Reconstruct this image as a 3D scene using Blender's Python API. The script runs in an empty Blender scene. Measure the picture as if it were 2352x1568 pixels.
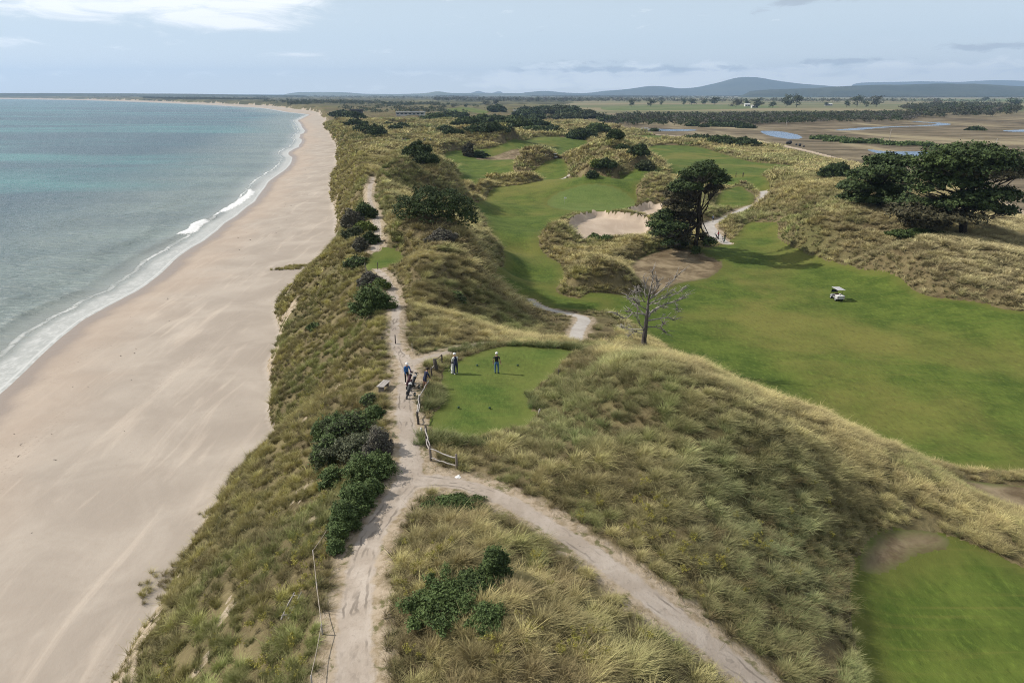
import bpy, bmesh, math, random
import numpy as np
from mathutils import Vector, Matrix
R = math.radians
rng = np.random.default_rng(7)
random.seed(7)
scene = bpy.context.scene
col = scene.collection

# ------------------------------------------------------------------ camera
# pixel coordinates below are those of a 2352 x 1568 view of the photograph
IW, IH, F, HY, CZ = 2352.0, 1568.0, 1568.0, 216.0, 34.0
PITCH = math.atan((IH / 2 - HY) / F)
cam_d = bpy.data.cameras.new("camera")
cam_d.sensor_width = 36.0
cam_d.lens = 36.0 * F / IW
cam_d.clip_start, cam_d.clip_end = 0.5, 90000
cam = bpy.data.objects.new("camera", cam_d)
cam.location = (0, 0, CZ)
cam.rotation_euler = (math.pi / 2 - PITCH, 0, 0)
col.objects.link(cam)
scene.camera = cam

# ------------------------------------------------------------------ light, sky, exposure
SUN_EL, SUN_AZ = R(40), math.atan2(-0.985, 0.17)      # azimuth from +Y towards +X
sun_d = bpy.data.lights.new("sun", 'SUN')
sun_d.energy, sun_d.angle, sun_d.color = 5.0, R(0.6), (1.0, 0.94, 0.85)
sun = bpy.data.objects.new("sun", sun_d)
sd = Vector((math.sin(SUN_AZ) * math.cos(SUN_EL), math.cos(SUN_AZ) * math.cos(SUN_EL), math.sin(SUN_EL)))
sun.rotation_euler = sd.to_track_quat('Z', 'Y').to_euler()
sun.location = sd * 300
col.objects.link(sun)
scene.view_settings.view_transform = 'Standard'
scene.view_settings.look = 'None'
scene.view_settings.exposure = 0.16
scene.view_settings.gamma = 1.0
scene.render.film_transparent = False
scene.cycles.use_denoising = True
scene.cycles.denoising_prefilter = 'NONE'
scene.cycles.pixel_filter_type = 'BLACKMAN_HARRIS'
scene.cycles.filter_width = 1.0
scene.cycles.max_bounces = 6
scene.cycles.diffuse_bounces = 2
scene.cycles.glossy_bounces = 2
scene.cycles.transparent_max_bounces = 4
scene.cycles.volume_bounces = 0
scene.cycles.use_adaptive_sampling = False


class NT:
    """small helper round a node tree"""
    def __init__(s, tree):
        s.t = tree
        s.n = tree.nodes
        s.l = tree.links
    def new(s, kind, **kw):
        nd = s.n.new(kind)
        for k, v in kw.items():
            setattr(nd, k, v)
        return nd
    def put(s, sock, v):
        if isinstance(v, bpy.types.NodeSocket):
            s.l.new(v, sock)
        elif v is not None:
            if hasattr(sock, 'default_value'):
                dv = sock.default_value
                if hasattr(dv, '__len__') and not isinstance(v, (int, float)):
                    v = tuple(v)
                    if len(dv) == 4 and len(v) == 3:
                        v = v + (1.0,)
                sock.default_value = v
    def math(s, op, a, b=None, c=None, clamp=False):
        nd = s.new('ShaderNodeMath', operation=op, use_clamp=clamp)
        s.put(nd.inputs[0], a)
        s.put(nd.inputs[1], b)
        s.put(nd.inputs[2], c)
        return nd.outputs[0]
    def vmath(s, op, a, b=None):
        nd = s.new('ShaderNodeVectorMath', operation=op)
        s.put(nd.inputs[0], a)
        s.put(nd.inputs[1], b)
        return nd.outputs[0]
    def mix(s, f, a, b, blend='MIX'):
        nd = s.new('ShaderNodeMix', data_type='RGBA', blend_type=blend)
        nd.clamp_factor = True
        s.put(nd.inputs[0], f)
        s.put(nd.inputs[6], a)
        s.put(nd.inputs[7], b)
        return nd.outputs[2]
    def noise(s, vec, scale, detail=3.0, rough=0.55, dist=0.0):
        nd = s.new('ShaderNodeTexNoise')
        s.put(nd.inputs['Vector'], vec)
        nd.inputs['Scale'].default_value = scale
        nd.inputs['Detail'].default_value = detail
        nd.inputs['Roughness'].default_value = rough
        nd.inputs['Distortion'].default_value = dist
        return nd.outputs[0]
    def ramp(s, f, lo, hi, a=0.0, b=1.0):
        nd = s.new('ShaderNodeMapRange', interpolation_type='SMOOTHSTEP')
        s.put(nd.inputs[0], f)
        for i, v in zip((1, 2, 3, 4), (lo, hi, a, b)):
            s.put(nd.inputs[i], v)
        return nd.outputs[0]
    def mapping(s, vec, scale=(1, 1, 1), rot=(0, 0, 0), loc=(0, 0, 0)):
        nd = s.new('ShaderNodeMapping')
        s.put(nd.inputs[0], vec)
        nd.inputs['Location'].default_value = loc
        nd.inputs['Rotation'].default_value = rot
        nd.inputs['Scale'].default_value = scale
        return nd.outputs[0]
    def attr(s, name, kind='GEOMETRY'):
        return s.new('ShaderNodeAttribute', attribute_name=name, attribute_type=kind)


def make_world():
    w = bpy.data.worlds.new("World")
    scene.world = w
    w.use_nodes = True
    t = NT(w.node_tree)
    t.n.clear()
    sky = t.new('ShaderNodeTexSky', sky_type='NISHITA')
    sky.sun_disc = False
    sky.sun_elevation = SUN_EL
    sky.sun_rotation = SUN_AZ
    sky.altitude = 30
    sky.air_density = 1.0
    sky.dust_density = 1.5
    sky.ozone_density = 1.6
    g = t.new('ShaderNodeTexCoord').outputs['Generated']
    sep = t.new('ShaderNodeSeparateXYZ')
    t.put(sep.inputs[0], g)
    x, y, z = sep.outputs
    az = t.math('MULTIPLY', t.math('ARCTAN2', x, y), 57.2958)
    el = t.math('MULTIPLY', t.math('ARCSINE', z), 57.2958)
    def vec(sx, sy, off=0.0):
        c = t.new('ShaderNodeCombineXYZ')
        t.put(c.inputs[0], t.math('MULTIPLY', az, sx))
        t.put(c.inputs[1], t.math('MULTIPLY', el, sy))
        c.inputs[2].default_value = off
        return c.outputs[0]
    def bump(a0, e0, wa, we, slope=0.0):
        da = t.math('SUBTRACT', az, a0)
        de = t.math('SUBTRACT', t.math('SUBTRACT', el, e0), t.math('MULTIPLY', da, slope))
        da = t.math('DIVIDE', da, wa)
        de = t.math('DIVIDE', de, we)
        r2 = t.math('ADD', t.math('MULTIPLY', da, da), t.math('MULTIPLY', de, de))
        return t.math('POWER', 2.718, t.math('MULTIPLY', r2, -1.0))
    # thin veil + bands of small cumulus above the horizon, all round
    n1 = t.noise(vec(0.35, 1.1, 3.1), 1.0, 6, 0.6, 0.3)
    band = t.math('MULTIPLY', t.ramp(el, 0.0, 0.6), t.ramp(el, 1.4, 2.6, 1.0, 0.0))
    right = t.ramp(az, -8, 4, 0.25, 1.0)
    band = t.math('MULTIPLY', band, right)
    cum = t.ramp(t.math('ADD', n1, t.math('MULTIPLY', band, 0.34)), 0.62, 0.84)
    # high streaky cloud
    n2 = t.noise(vec(0.17, 0.85, 7.7), 1.0, 8, 0.64, 0.8)
    m2 = t.math('ADD', bump(-30, 5.9, 9.5, 1.5), bump(-20.5, 6.2, 6.5, 1.1, 0.02))
    m2 = t.math('ADD', m2, t.math('MULTIPLY', bump(-19.5, 4.7, 4.2, 0.45), 0.8))
    m2 = t.math('ADD', m2, t.math('MULTIPLY', bump(-36, 3.1, 4, 0.4), 0.75))
    m2 = t.math('ADD', m2, t.math('MULTIPLY', bump(-16.5, 2.75, 3, 0.28), 0.6))
    m2 = t.math('ADD', m2, t.math('MULTIPLY', t.ramp(el, 9, 25), 0.65))
    cir = t.ramp(t.math('ADD', n2, t.math('MULTIPLY', t.math('MINIMUM', m2, 1.0), 0.46)), 0.62, 1.0)
    # small grey clouds on the right
    n3 = t.noise(vec(0.6, 1.9, 1.3), 1.0, 6, 0.6, 0.4)
    m3 = t.math('ADD', bump(21, 6.1, 4.2, 0.42, 0.10), bump(33.5, 2.9, 4.2, 0.30))
    m3 = t.math('ADD', m3, bump(24, 2.2, 3.0, 0.22))
    m3 = t.math('ADD', m3, t.math('MULTIPLY', bump(5, 2.3, 7.0, 0.18), 0.55))
    m3 = t.math('ADD', m3, t.math('MULTIPLY', bump(10, 1.75, 11.0, 0.26), 0.9))
    gry = t.ramp(t.math('ADD', n3, t.math('MULTIPLY', t.math('MINIMUM', m3, 1.0), 0.42)), 0.66, 0.90)
    veil = t.mix(t.ramp(el, 0.0, 4.2), (15.0, 15.3, 15.0), (10.4, 12.0, 13.3))
    c = t.mix(t.ramp(el, 0.0, 26, 0.85, 0.12), sky.outputs[0], veil)     # thin high veil
    c = t.mix(t.math('MULTIPLY', cum, 0.6), c, (18.0, 18.0, 17.8))
    c = t.mix(t.math('MULTIPLY', cir, 0.85), c, (16.5, 16.4, 16.2))
    c = t.mix(t.math('MULTIPLY', gry, 0.75), c, (6.0, 6.8, 7.8))
    bg = t.new('ShaderNodeBackground')
    t.put(bg.inputs[0], c)
    bg.inputs[1].default_value = 0.070
    out = t.new('ShaderNodeOutputWorld')
    t.l.new(bg.outputs[0], out.inputs[0])


make_world()

# ------------------------------------------------------------------ pixel <-> place
SP, CP = math.sin(PITCH), math.cos(PITCH)


def ray(px, py):
    u = (np.asarray(px, float) - IW / 2) / F
    v = (np.asarray(py, float) - IH / 2) / F
    return u, CP - v * SP, -(SP + v * CP)           # direction x, y, z (z down is negative)


def at(px, py, z):
    """the place on level z that the pixel looks at"""
    dx, dy, dz = ray(px, py)
    t = (z - CZ) / dz
    return dx * t, dy * t


def atl(pts, z):
    return np.array([at(p[0], p[1], p[2] if len(p) > 2 else z) for p in pts])


def far(px, py, Y):
    """the place at ground distance Y seen through the pixel"""
    dx, dy, dz = ray(px, py)
    t = Y / dy
    return float(dx * t), float(Y), float(CZ + dz * t)


def chaikin(p, n=2, closed=True):
    for _ in range(n):
        q = np.roll(p, -1, 0) if closed else p[1:]
        a = p if closed else p[:-1]
        r = np.empty((len(a) * 2, p.shape[1]))
        r[0::2] = a * .75 + q * .25
        r[1::2] = a * .25 + q * .75
        p = r if closed else np.vstack([p[:1], r, p[-1:]])
    return p


# value noise, vectorised
_perm = rng.permutation(512)
_val = rng.random(512)


def vnoise(x, y):
    xi, yi = np.floor(x).astype(int), np.floor(y).astype(int)
    fx, fy = x - xi, y - yi
    fx, fy = fx * fx * (3 - 2 * fx), fy * fy * (3 - 2 * fy)
    h = lambda a, b: _val[(_perm[(a + _perm[b & 511]) & 511])]
    return ((h(xi, yi) * (1 - fx) + h(xi + 1, yi) * fx) * (1 - fy) + (h(xi, yi + 1) * (1 - fx) + h(xi + 1, yi + 1) * fx) * fy) * 2 - 1


def fbm(x, y, o=3):
    s, a = 0, 1.0
    for i in range(o):
        s = s + a * vnoise(x * 2 ** i + 17.3 * i, y * 2 ** i - 9.1 * i)
        a *= .5
    return s


def smooth(e0, e1, x):
    t = np.clip((x - e0) / (e1 - e0), 0, 1)
    return t * t * (3 - 2 * t)


# ------------------------------------------------------------------ plan of the place
# shoreline, dune toe and dune crest, as X for a given Y
def line_of(pts, z):
    p = np.array(sorted([tuple(map(float, at(a[0], a[1], z)))[::-1] for a in pts]))
    return p[:, 0], p[:, 1]


SHORE = [(-900, 1900), (-400, 1300), (-150, 1040), (0, 912), (60, 858), (200, 733), (300, 672), (420, 580), (470, 545), (590, 462), (618, 432), (650, 385),
         (690, 322), (697, 300), (690, 276), (705, 263), (600, 248), (480, 241), (330, 234.5), (200, 230.5), (0, 227.5), (-300, 225.5)]
TOE = [(150, 1850), (270, 1568), (390, 1390), (462, 1215), (530, 1110), (640, 1015), (605, 930), (605, 850), (655, 700), (740, 600), (765, 545), (772, 500), (775, 430), (778, 380),
       (768, 330), (742, 275), (728, 259), (720, 256), (620, 243), (490, 237), (340, 231.5), (200, 228), (0, 225.2), (-300, 223.5)]
CREST = [(700, 1900), (725, 1568), (735, 1330), (800, 1180), (890, 1090), (885, 960), (872, 860), (862, 760), (858, 680), (842, 610), (845, 520), (842, 450), (832, 395), (818, 350),
         (800, 315), (775, 280)]
sh_y, sh_x = line_of(SHORE, 0.0)
to_y, to_x = line_of(TOE, 2.0)
cr_y, cr_x = line_of(CREST, 12.0)
cr_y = np.append(cr_y, [cr_y[-1] + 250, 2000, 3000, 5000, 9000])
cr_x = np.append(cr_x, [np.interp(cr_y[-5], to_y, to_x) + 22] + [np.interp(v, to_y, to_x) + 30 for v in (2000, 3000, 5000, 9000)])


def shoreX(y):
    y = np.asarray(y, float)
    w = np.interp(y, [0, 80, 400, 2000], [0.7, 0.9, 3.0, 8.0])
    return np.interp(y, sh_y, sh_x) + w * fbm(y / np.interp(y, [0, 80, 400, 2000], [9., 11., 30., 90.]), y * 0 + 8.8, 3)


crestX = lambda y: np.interp(y, cr_y, cr_x)


def toeX(y):
    w = np.interp(y, [0, 60, 400, 2000], [1.3, 1.6, 4.0, 9.0])
    return np.interp(y, to_y, to_x) + w * fbm(y / np.interp(y, [0, 60, 400, 2000], [7., 9., 30., 90.]), y * 0 + 3.3, 2)


# heights: control points (pixel, pixel, height above the sea)
CTRL = [
    # the ridge with the sand track
    (815, 1568, 12), (815, 1300, 12), (740, 1568, 12), (740, 1330, 11.8), (945, 1100, 12), (885, 1000, 12), (925, 950, 12), (930, 830, 12), (860, 830, 11.6), (910, 780, 12.2), (905, 700, 12.4),
    (880, 630, 12.8), (862, 600, 13), (930, 600, 13), (868, 540, 13), (862, 490, 12.8), (850, 440, 12.5), (858, 405, 12.2), (842, 610, 12.8), (845, 520, 12.6), (832, 395, 12), (818, 350, 12), (800, 315, 12), (775, 280, 11),
    (700, 1800, 12), (900, 1850, 12),
    # tee
    (1000, 980, 12), (1052, 1011, 12), (1136, 994, 12), (1230, 950, 12), (1214, 913, 12), (1273, 857, 12), (1329, 807, 12), (1220, 793, 12), (1150, 795, 12), (1080, 815, 12), (1015, 860, 12), (1120, 900, 12),
    # wedge between the two tracks
    (1000, 1170, 12.3), (1050, 1300, 13.2), (1000, 1450, 13.0), (1250, 1400, 12.8), (1200, 1568, 12.6), (1450, 1520, 12), (1350, 1340, 11.9),
    # right hand track
    (1100, 1115, 12), (1250, 1190, 12), (1400, 1300, 11.8), (1550, 1420, 11.2), (1680, 1520, 10.6), (1780, 1600, 10.2),
    # big grass dune on the right of the tee
    (1340, 840, 13.2), (1420, 840, 15.0), (1500, 803, 14.2), (1400, 800, 13.4), (1640, 853, 13.8), (1540, 900, 15.0), (1450, 960, 13.8), (1350, 1020, 12.8), (1200, 1080, 12.3), (1800, 933, 12.4), (1650, 1050, 12.8), (1750, 1000, 13.0), (1500, 1180, 12.0),
    (1900, 988, 11.0), (1750, 1200, 10.6), (1650, 1330, 11.2), (2050, 1063, 8.6), (2140, 1088, 5.8), (1900, 1180, 9.6), (1850, 1350, 10.0), (1800, 1450, 10.0), (2050, 1180, 8.6), (2250, 1240, 7.6), (2352, 1290, 7.2),
    (2250, 1130, 4.5), (2352, 1160, 4.2), (2550, 1200, 4.4), (2200, 1112, 4.8),
    # low green bottom right
    (2000, 1300, 7.8), (2100, 1280, 7.6), (1990, 1500, 7.8), (2200, 1400, 7.5), (2300, 1568, 7.5), (2100, 1568, 7.6), (2352, 1400, 7.4), (2600, 1500, 7.4), (1900, 1568, 9.2),
    # right fairway
    (1500, 770, 3.2), (1600, 830, 3), (1700, 870, 3), (1850, 950, 3), (2000, 1020, 3), (2200, 1040, 3), (2352, 1060, 3.2), (2700, 1060, 3.2), (1800, 800, 3), (2000, 850, 3), (2300, 900, 3), (2700, 900, 3), (1700, 700, 3), (1900, 680, 3), (2100, 760, 3),
    (2300, 800, 3.2), (1650, 620, 3.2), (1720, 570, 3.2), (1780, 545, 3.5), (1560, 690, 3.2), (1450, 730, 3.6), (1640, 560, 3.4),
    # strip with the grey path and the dead tree
    (1325, 785, 7.6), (1345, 728, 5.2), (1280, 716, 4.8), (1215, 690, 4.4), (1400, 770, 7.0), (1460, 785, 6.2), (1290, 760, 6.4), (1200, 745, 7.0), (1240, 735, 5.6), (1330, 745, 5.8),
    # hill between crest path and corridor
    (905, 560, 14.2), (950, 530, 15.5), (1010, 500, 15.0), (1080, 520, 10.5), (920, 500, 14.5), (1000, 600, 14), (1080, 620, 11), (1050, 690, 11), (950, 700, 13), (980, 760, 12), (1100, 740, 9.5), (1165, 620, 5), (1140, 690, 5), (1120, 560, 6.5),
    (1050, 805, 11.8), (1150, 770, 9.5),
    # corridor, green, bunkers
    (1190, 640, 4), (1200, 580, 4), (1150, 500, 4.2), (1110, 460, 4.4), (1250, 470, 4.2), (1350, 465, 4.4), (1450, 465, 4.2), (1250, 530, 4.2), (1240, 600, 4.2),
    (1330, 602, 4.1), (1400, 627, 4.8), (1380, 670, 4.6), (1450, 660, 4.0), (1430, 582, 3.5), (1350, 579, 3.2), (1300, 588, 3.8), (1260, 560, 5.2), (1290, 540, 5.4), (1320, 505, 5.2), (1400, 545, 3.4), (1350, 540, 3.3), (1440, 525, 3.4), (1490, 485, 3.8), (1530, 560, 4.6),
    (1480, 440, 6.0), (1440, 495, 4.9),
    # mounds round the middle fairway
    (930, 400, 15), (880, 425, 12), (905, 447, 11.2), (955, 448, 9.5), (990, 415, 12), (1055, 435, 5), (890, 430, 13.2), (900, 460, 13), (960, 370, 13), (1015, 385, 5.5), (900, 360, 12), (1050, 400, 4.5), (1100, 390, 4.5), (1200, 400, 4.5), (1150, 365, 4.8), (1290, 345, 5), (1340, 340, 5),
    (1225, 372, 8), (1180, 418, 6.6), (1120, 432, 6.2), (1370, 400, 10), (1420, 420, 6), (1300, 410, 5), (1330, 385, 7), (1400, 350, 13), (1470, 370, 12), (1510, 405, 6), (1450, 400, 9), (1340, 360, 9),
    (1690, 455, 4.4), (1700, 490, 4.5), (1600, 380, 4.2), (1700, 390, 4.2), (1780, 385, 4.2), (1540, 350, 4.4), (1560, 420, 4), (1760, 440, 3.8), (1750, 470, 3.6), (1640, 505, 3.6),
    # hill with the tall pines
    (1800, 520, 5), (1850, 410, 8), (1930, 437, 10), (2000, 478, 10.5), (2080, 505, 10.5), (2200, 548, 10), (2300, 605, 8.2), (2352, 655, 6.2), (2500, 740, 5), (1850, 600, 3.4), (1930, 622, 3.8), (2050, 662, 3.9), (2200, 716, 4.1), (2352, 746, 4.3),
    (2600, 800, 4.3), (1790, 405, 6.5), (1850, 480, 7), (1980, 560, 6.6), (2150, 640, 5.8),
    # ridges further on
    (950, 325, 10), (1010, 335, 10), (1100, 318, 11.5), (1180, 320, 11), (1230, 322, 8), (1290, 318, 9), (1360, 318, 7), (870, 310, 10), (930, 295, 5.5), (1000, 300, 8), (1500, 320, 3.2), (1620, 340, 4), (880, 275, 5), (1100, 290, 7), (1250, 290, 5),
    # plain
    (1700, 330, 2.4), (1850, 360, 2.2), (1985, 382, 2), (2100, 400, 2), (2352, 490, 2), (2352, 560, 2.5), (2600, 640, 3), (2700, 500, 2), (1800, 310, 1.6), (2060, 352, 1.4), (2352, 350, 1.8), (2700, 350, 1.8), (1500, 295, 1.8), (1900, 290, 1.8),
    (1300, 260, 2.2), (1800, 260, 2.2), (2352, 260, 2.2), (2900, 260, 2.2), (1000, 250, 5), (850, 252, 6), (780, 250, 8), (1500, 236, 2.5), (800, 236, 8), (2200, 236, 2.5), (1100, 232, 4), (600, 236, 10), (300, 228, 10), (900, 228, 5), (1700, 228, 3), (2300, 228, 3),
]
ctrl = np.array(CTRL, float)
cx, cy = at(ctrl[:, 0], ctrl[:, 1], ctrl[:, 2])
KC = 1.5
_A = np.sqrt((cx[:, None] - cx) ** 2 + (cy[:, None] - cy) ** 2 + KC * KC)
_n = len(cx)
_M = np.zeros((_n + 1, _n + 1))
_M[:_n, :_n] = _A - np.eye(_n) * 0.35
_M[:_n, _n] = _M[_n, :_n] = 1
_wts = np.linalg.solve(_M, np.append(ctrl[:, 2], 0))


def rbf(x, y):
    x, y = np.ravel(x), np.ravel(y)
    o = np.empty(len(x))
    for i in range(0, len(x), 20000):
        a, b = x[i:i + 20000, None], y[i:i + 20000, None]
        o[i:i + 20000] = np.sqrt((a - cx) ** 2 + (b - cy) ** 2 + KC * KC) @ _wts[:_n] + _wts[_n]
    return np.clip(o, 1.2, 17)


PQ = at(1270, 735, 5.5)          # low ground in front of the gravel path
# single hummocks: pixel, level, half widths in metres, rise
MOUNDS = [(*map(float, at(a, b, c)), d, e, f * (1.35 if b < 700 else 1.0)) for a, b, c, d, e, f in (
    (935, 405, 14, 9, 14, 2.5), (1000, 420, 12, 8, 12, 2.2), (960, 378, 12.5, 9, 14, 2.6), (1375, 402, 8, 8, 9, 3.6), (1400, 356, 11, 15, 16, 3.2), (1470, 378, 10, 9, 12, 2.4), (1225, 376, 6.5, 9, 12, 2.2), (1190, 424, 5.6, 10, 4, 1.4), (1110, 440, 5.6, 5, 6, 1.4),
    (1485, 446, 5, 7, 8, 2.4), (1350, 645, 5.0, 6, 5, 1.5), (1410, 655, 4.8, 5, 5, 1.2), (1265, 545, 4.6, 4, 7, 1.2), (1030, 570, 13, 6, 8, 1.8), (1085, 600, 10.5, 5, 7, 1.8), (1050, 655, 11.5, 5, 6, 1.2), (960, 655, 13, 4, 6, 1.0), (1100, 326, 9, 17, 22, 3.2), (1180, 326, 9, 15, 20, 2.8),
    (1290, 322, 7, 14, 20, 2.6), (1010, 345, 9, 12, 16, 2.2), (880, 345, 11, 8, 20, 2.0), (880, 470, 13, 4, 9, 1.2), (1930, 530, 7.5, 12, 10, 1.6), (2080, 590, 8, 9, 7, 1.6), (1850, 470, 7, 10, 12, 1.6), (1840, 550, 5, 6, 7, 1.3), (2230, 640, 7, 6, 6, 1.3),
    (1450, 900, 13.6, 3.6, 4.5, .8), (1600, 960, 13, 3.6, 4, .7), (1720, 1080, 12, 3, 4, .7), (1560, 1120, 12, 3, 3.4, .6), (1300, 1080, 12.4, 3, 3, .5), (1830, 1130, 10.6, 3, 3.4, .6), (1080, 1250, 12.6, 2, 3, .5), (1200, 1470, 12.8, 2.2, 2.5, .5))]

# ---- regions: name, kind, polygon, level
def ell(cx_, cy_, rx, ry, n=20):
    return [(cx_ + rx * math.cos(i * 2 * math.pi / n), cy_ + ry * math.sin(i * 2 * math.pi / n)) for i in range(n)]


REG = []          # dicts: name, kind, label, poly (world), bbox


def region(name, kind, label, pts, z, sm=2):
    p = chaikin(atl(pts, z), sm)
    if kind == 'sand':
        p = chaikin(p, 1)
        p = p + 0.55 * np.stack([fbm(p[:, 0] / 1.3, p[:, 1] / 1.3, 2), fbm(p[:, 0] / 1.3 + 50, p[:, 1] / 1.3, 2)], -1)
    REG.append(dict(name=name, kind=kind, label=label, poly=p, bb=(p[:, 0].min() - 6, p[:, 0].max() + 6, p[:, 1].min() - 6, p[:, 1].max() + 6)))


def trackreg(name, kind, label, pts, sm=3):
    """pts: pixel, pixel, level, half width in metres"""
    w = np.array([[*map(float, at(a, b, c)), d] for a, b, c, d in pts])
    w = chaikin(w, sm, closed=False)
    m = w[:, 2].max() + 6
    REG.append(dict(name=name, kind=kind, label=label, line=w, bb=(w[:, 0].min() - m, w[:, 0].max() + m, w[:, 1].min() - m, w[:, 1].max() + m)))


PLAIN = [(1430, 300), (1560, 322), (1740, 331), (1850, 360), (1985, 386), (2150, 430), (2352, 500), (2600, 600), (3400, 760), (5000, 300), (5000, 217.2), (1500, 217.2), (1330, 232), (1250, 255), (1400, 285)]
region('marsh_ground', 'plain', 'brown and straw coloured marsh plain behind the golf course', PLAIN, 2.2, 1)
region('paddock', 'paddock', 'green paddock in front of the distant farm trees', [(1380, 255), (1500, 254), (1650, 252), (1790, 248), (1790, 243), (1650, 240), (1480, 242), (1380, 246)], 2.3, 1)
region('paddock', 'paddock', 'pale green paddock below the wooded ridge on the right', [(2080, 232), (2500, 236), (3200, 236), (3200, 229), (2350, 227.5), (2080, 228.5)], 2.3, 1)
region('river', 'water', 'blue river reach beside the dirt road', [(1745, 300), (1790, 301), (1835, 309), (1846, 318), (1815, 320), (1775, 314), (1750, 306)], 1.6)
region('river', 'water', 'blue pond behind the tall pines', [(1990, 341), (2030, 348), (2138, 347), (2150, 352), (2125, 360), (2060, 361), (2025, 354), (2000, 348)], 1.5)
trackreg('river', 'water', 'narrow bend of the river far out on the marsh', [(1930, 299, 1.6, 5), (1950, 298, 1.6, 9), (1990, 294, 1.6, 8), (2040, 291.5, 1.6, 5), (2090, 290, 1.6, 4), (2130, 288.5, 1.6, 6), (2170, 286, 1.6, 8), (2165, 283, 1.6, 6), (2120, 280.5, 1.6, 8), (2100, 279, 1.6, 4)])
region('river', 'water', 'thin strip of river left of the long scrub belt', [(1415, 297.5), (1470, 296.5), (1600, 297.5), (1600, 301.5), (1500, 302), (1415, 301)], 1.7)
region('river', 'water', 'thin river strip at the right edge of the marsh', [(2290, 300), (2352, 297), (2450, 296), (2440, 299), (2340, 303)], 1.6)
trackreg('dirt_road', 'road', 'pale dirt road along the edge of the marsh', [(1400, 306, 2.4, 3), (1560, 314, 2.4, 3), (1690, 316, 2.4, 3), (1745, 323, 2.4, 3), (1800, 334, 2.3, 2.8), (1880, 352, 2.2, 2.4), (1985, 381, 2, 2.2), (2120, 420, 2, 2), (2250, 455, 2, 2), (2335, 484, 2, 2), (2450, 540, 2, 2)])
region('fairway', 'fairway', 'broad mown fairway with the parked golf buggy on it', [(1330, 712), (1365, 726), (1410, 737), (1460, 762), (1490, 790), (1560, 830), (1640, 872), (1800, 957), (1900, 1012), (2050, 1082), (2140, 1092), (2250, 1088), (2352, 1093), (2700, 1100),
       (3000, 1000), (2900, 760), (2500, 760), (2352, 744), (2300, 738), (2250, 722), (2150, 706), (2100, 690), (2055, 657), (1985, 642), (1930, 621), (1880, 605), (1835, 588), (1798, 570), (1783, 550), (1788, 531), (1750, 527), (1715, 520), (1688, 545), (1665, 562), (1640, 572), (1600, 580),
       (1560, 590), (1500, 640), (1475, 680), (1440, 694), (1400, 694), (1340, 694)], 3.0)
region('bare_ground', 'bare', 'brown bare patch of ground under the middle pine', [(1442, 632), (1450, 604), (1490, 588), (1560, 579), (1600, 584), (1640, 596), (1668, 606), (1632, 640), (1560, 652), (1530, 668), (1500, 684), (1474, 668)], 3.3)
region('fairway', 'fairway', 'narrow fairway corridor leading to the putting green', [(1145, 690), (1135, 660), (1163, 622), (1150, 590), (1122, 560), (1115, 530), (1095, 505), (1078, 480), (1085, 462), (1100, 440), (1110, 430), (1180, 424), (1250, 417), (1300, 415), (1330, 426),
       (1420, 433), (1480, 424), (1530, 416), (1545, 436), (1490, 436), (1455, 452), (1468, 466), (1440, 478), (1432, 490), (1380, 491), (1330, 495), (1290, 507), (1255, 535), (1236, 558), (1240, 580), (1285, 600), (1300, 628), (1290, 648), (1272, 668), (1290, 682), (1340, 692),
       (1400, 693), (1380, 722), (1350, 722), (1340, 723), (1280, 717), (1240, 708), (1214, 692), (1180, 692)], 4.1)
region('fairway', 'fairway', 'small mown tee right of the middle pine', [(1640, 462), (1660, 437), (1700, 425), (1722, 438), (1737, 455), (1716, 474), (1680, 481), (1640, 482)], 4.4)
region('fairway', 'fairway', 'far right fairway behind the middle pine', [(1478, 346), (1500, 335), (1600, 335), (1640, 345), (1690, 359), (1740, 370), (1815, 375), (1832, 381), (1790, 396), (1742, 410), (1765, 425), (1772, 445), (1745, 440), (1725, 428), (1700, 424), (1660, 432), (1600, 426), (1545, 416), (1528, 400), (1510, 380), (1490, 362)], 4.2)
region('fairway', 'fairway', 'middle fairway between the tussock mounds', [(1010, 386), (1020, 366), (1070, 362), (1130, 358), (1180, 348), (1210, 335), (1230, 328), (1290, 326), (1352, 332), (1345, 345), (1302, 360), (1282, 378), (1300, 394), (1312, 404), (1292, 413), (1250, 419), (1180, 419), (1110, 427), (1085, 440), (1050, 444), (1035, 436), (1062, 426), (1042, 402)], 4.6)
region('fairway', 'fairway', 'small shaded green on the far crest of the dunes', [(903, 329), (930, 322), (975, 322), (990, 331), (955, 337), (900, 336)], 9.8)
region('fairway', 'fairway', 'bright green strip of fairway among the far left dunes', [(885, 291), (915, 286), (960, 290), (977, 298), (950, 307), (905, 305)], 5.5, 2)
region('fairway', 'fairway', 'bright green fairway beside the river strip', [(1420, 316), (1470, 311), (1550, 311), (1566, 325), (1500, 333), (1440, 331)], 3.1)
region('fairway', 'fairway', 'pale far fairway below the dark lodge', [(835, 275), (880, 270), (930, 272), (985, 266), (1010, 270), (960, 280), (900, 284), (860, 284)], 5.0)
region('fairway', 'fairway', 'pale green strip beyond the scrub in the centre', [(1010, 252), (1060, 246), (1110, 250), (1130, 258), (1090, 262), (1040, 258)], 5.0)
region('dune_ground', 'dune', 'tussock islet in the middle fairway', [(1172, 393), (1190, 375), (1228, 360), (1265, 366), (1292, 378), (1262, 384), (1222, 394)], 5.5)
region('dune_ground', 'dune', 'long low tussock bank across the fairway', [(1083, 472), (1083, 444), (1108, 421), (1150, 424), (1200, 412), (1247, 418), (1247, 427), (1180, 433), (1130, 436), (1112, 455), (1098, 478)], 5.4)
region('putting_green', 'green', 'oval putting green with the white flag', ell(1358, 467, 103, 18), 4.3)
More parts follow.
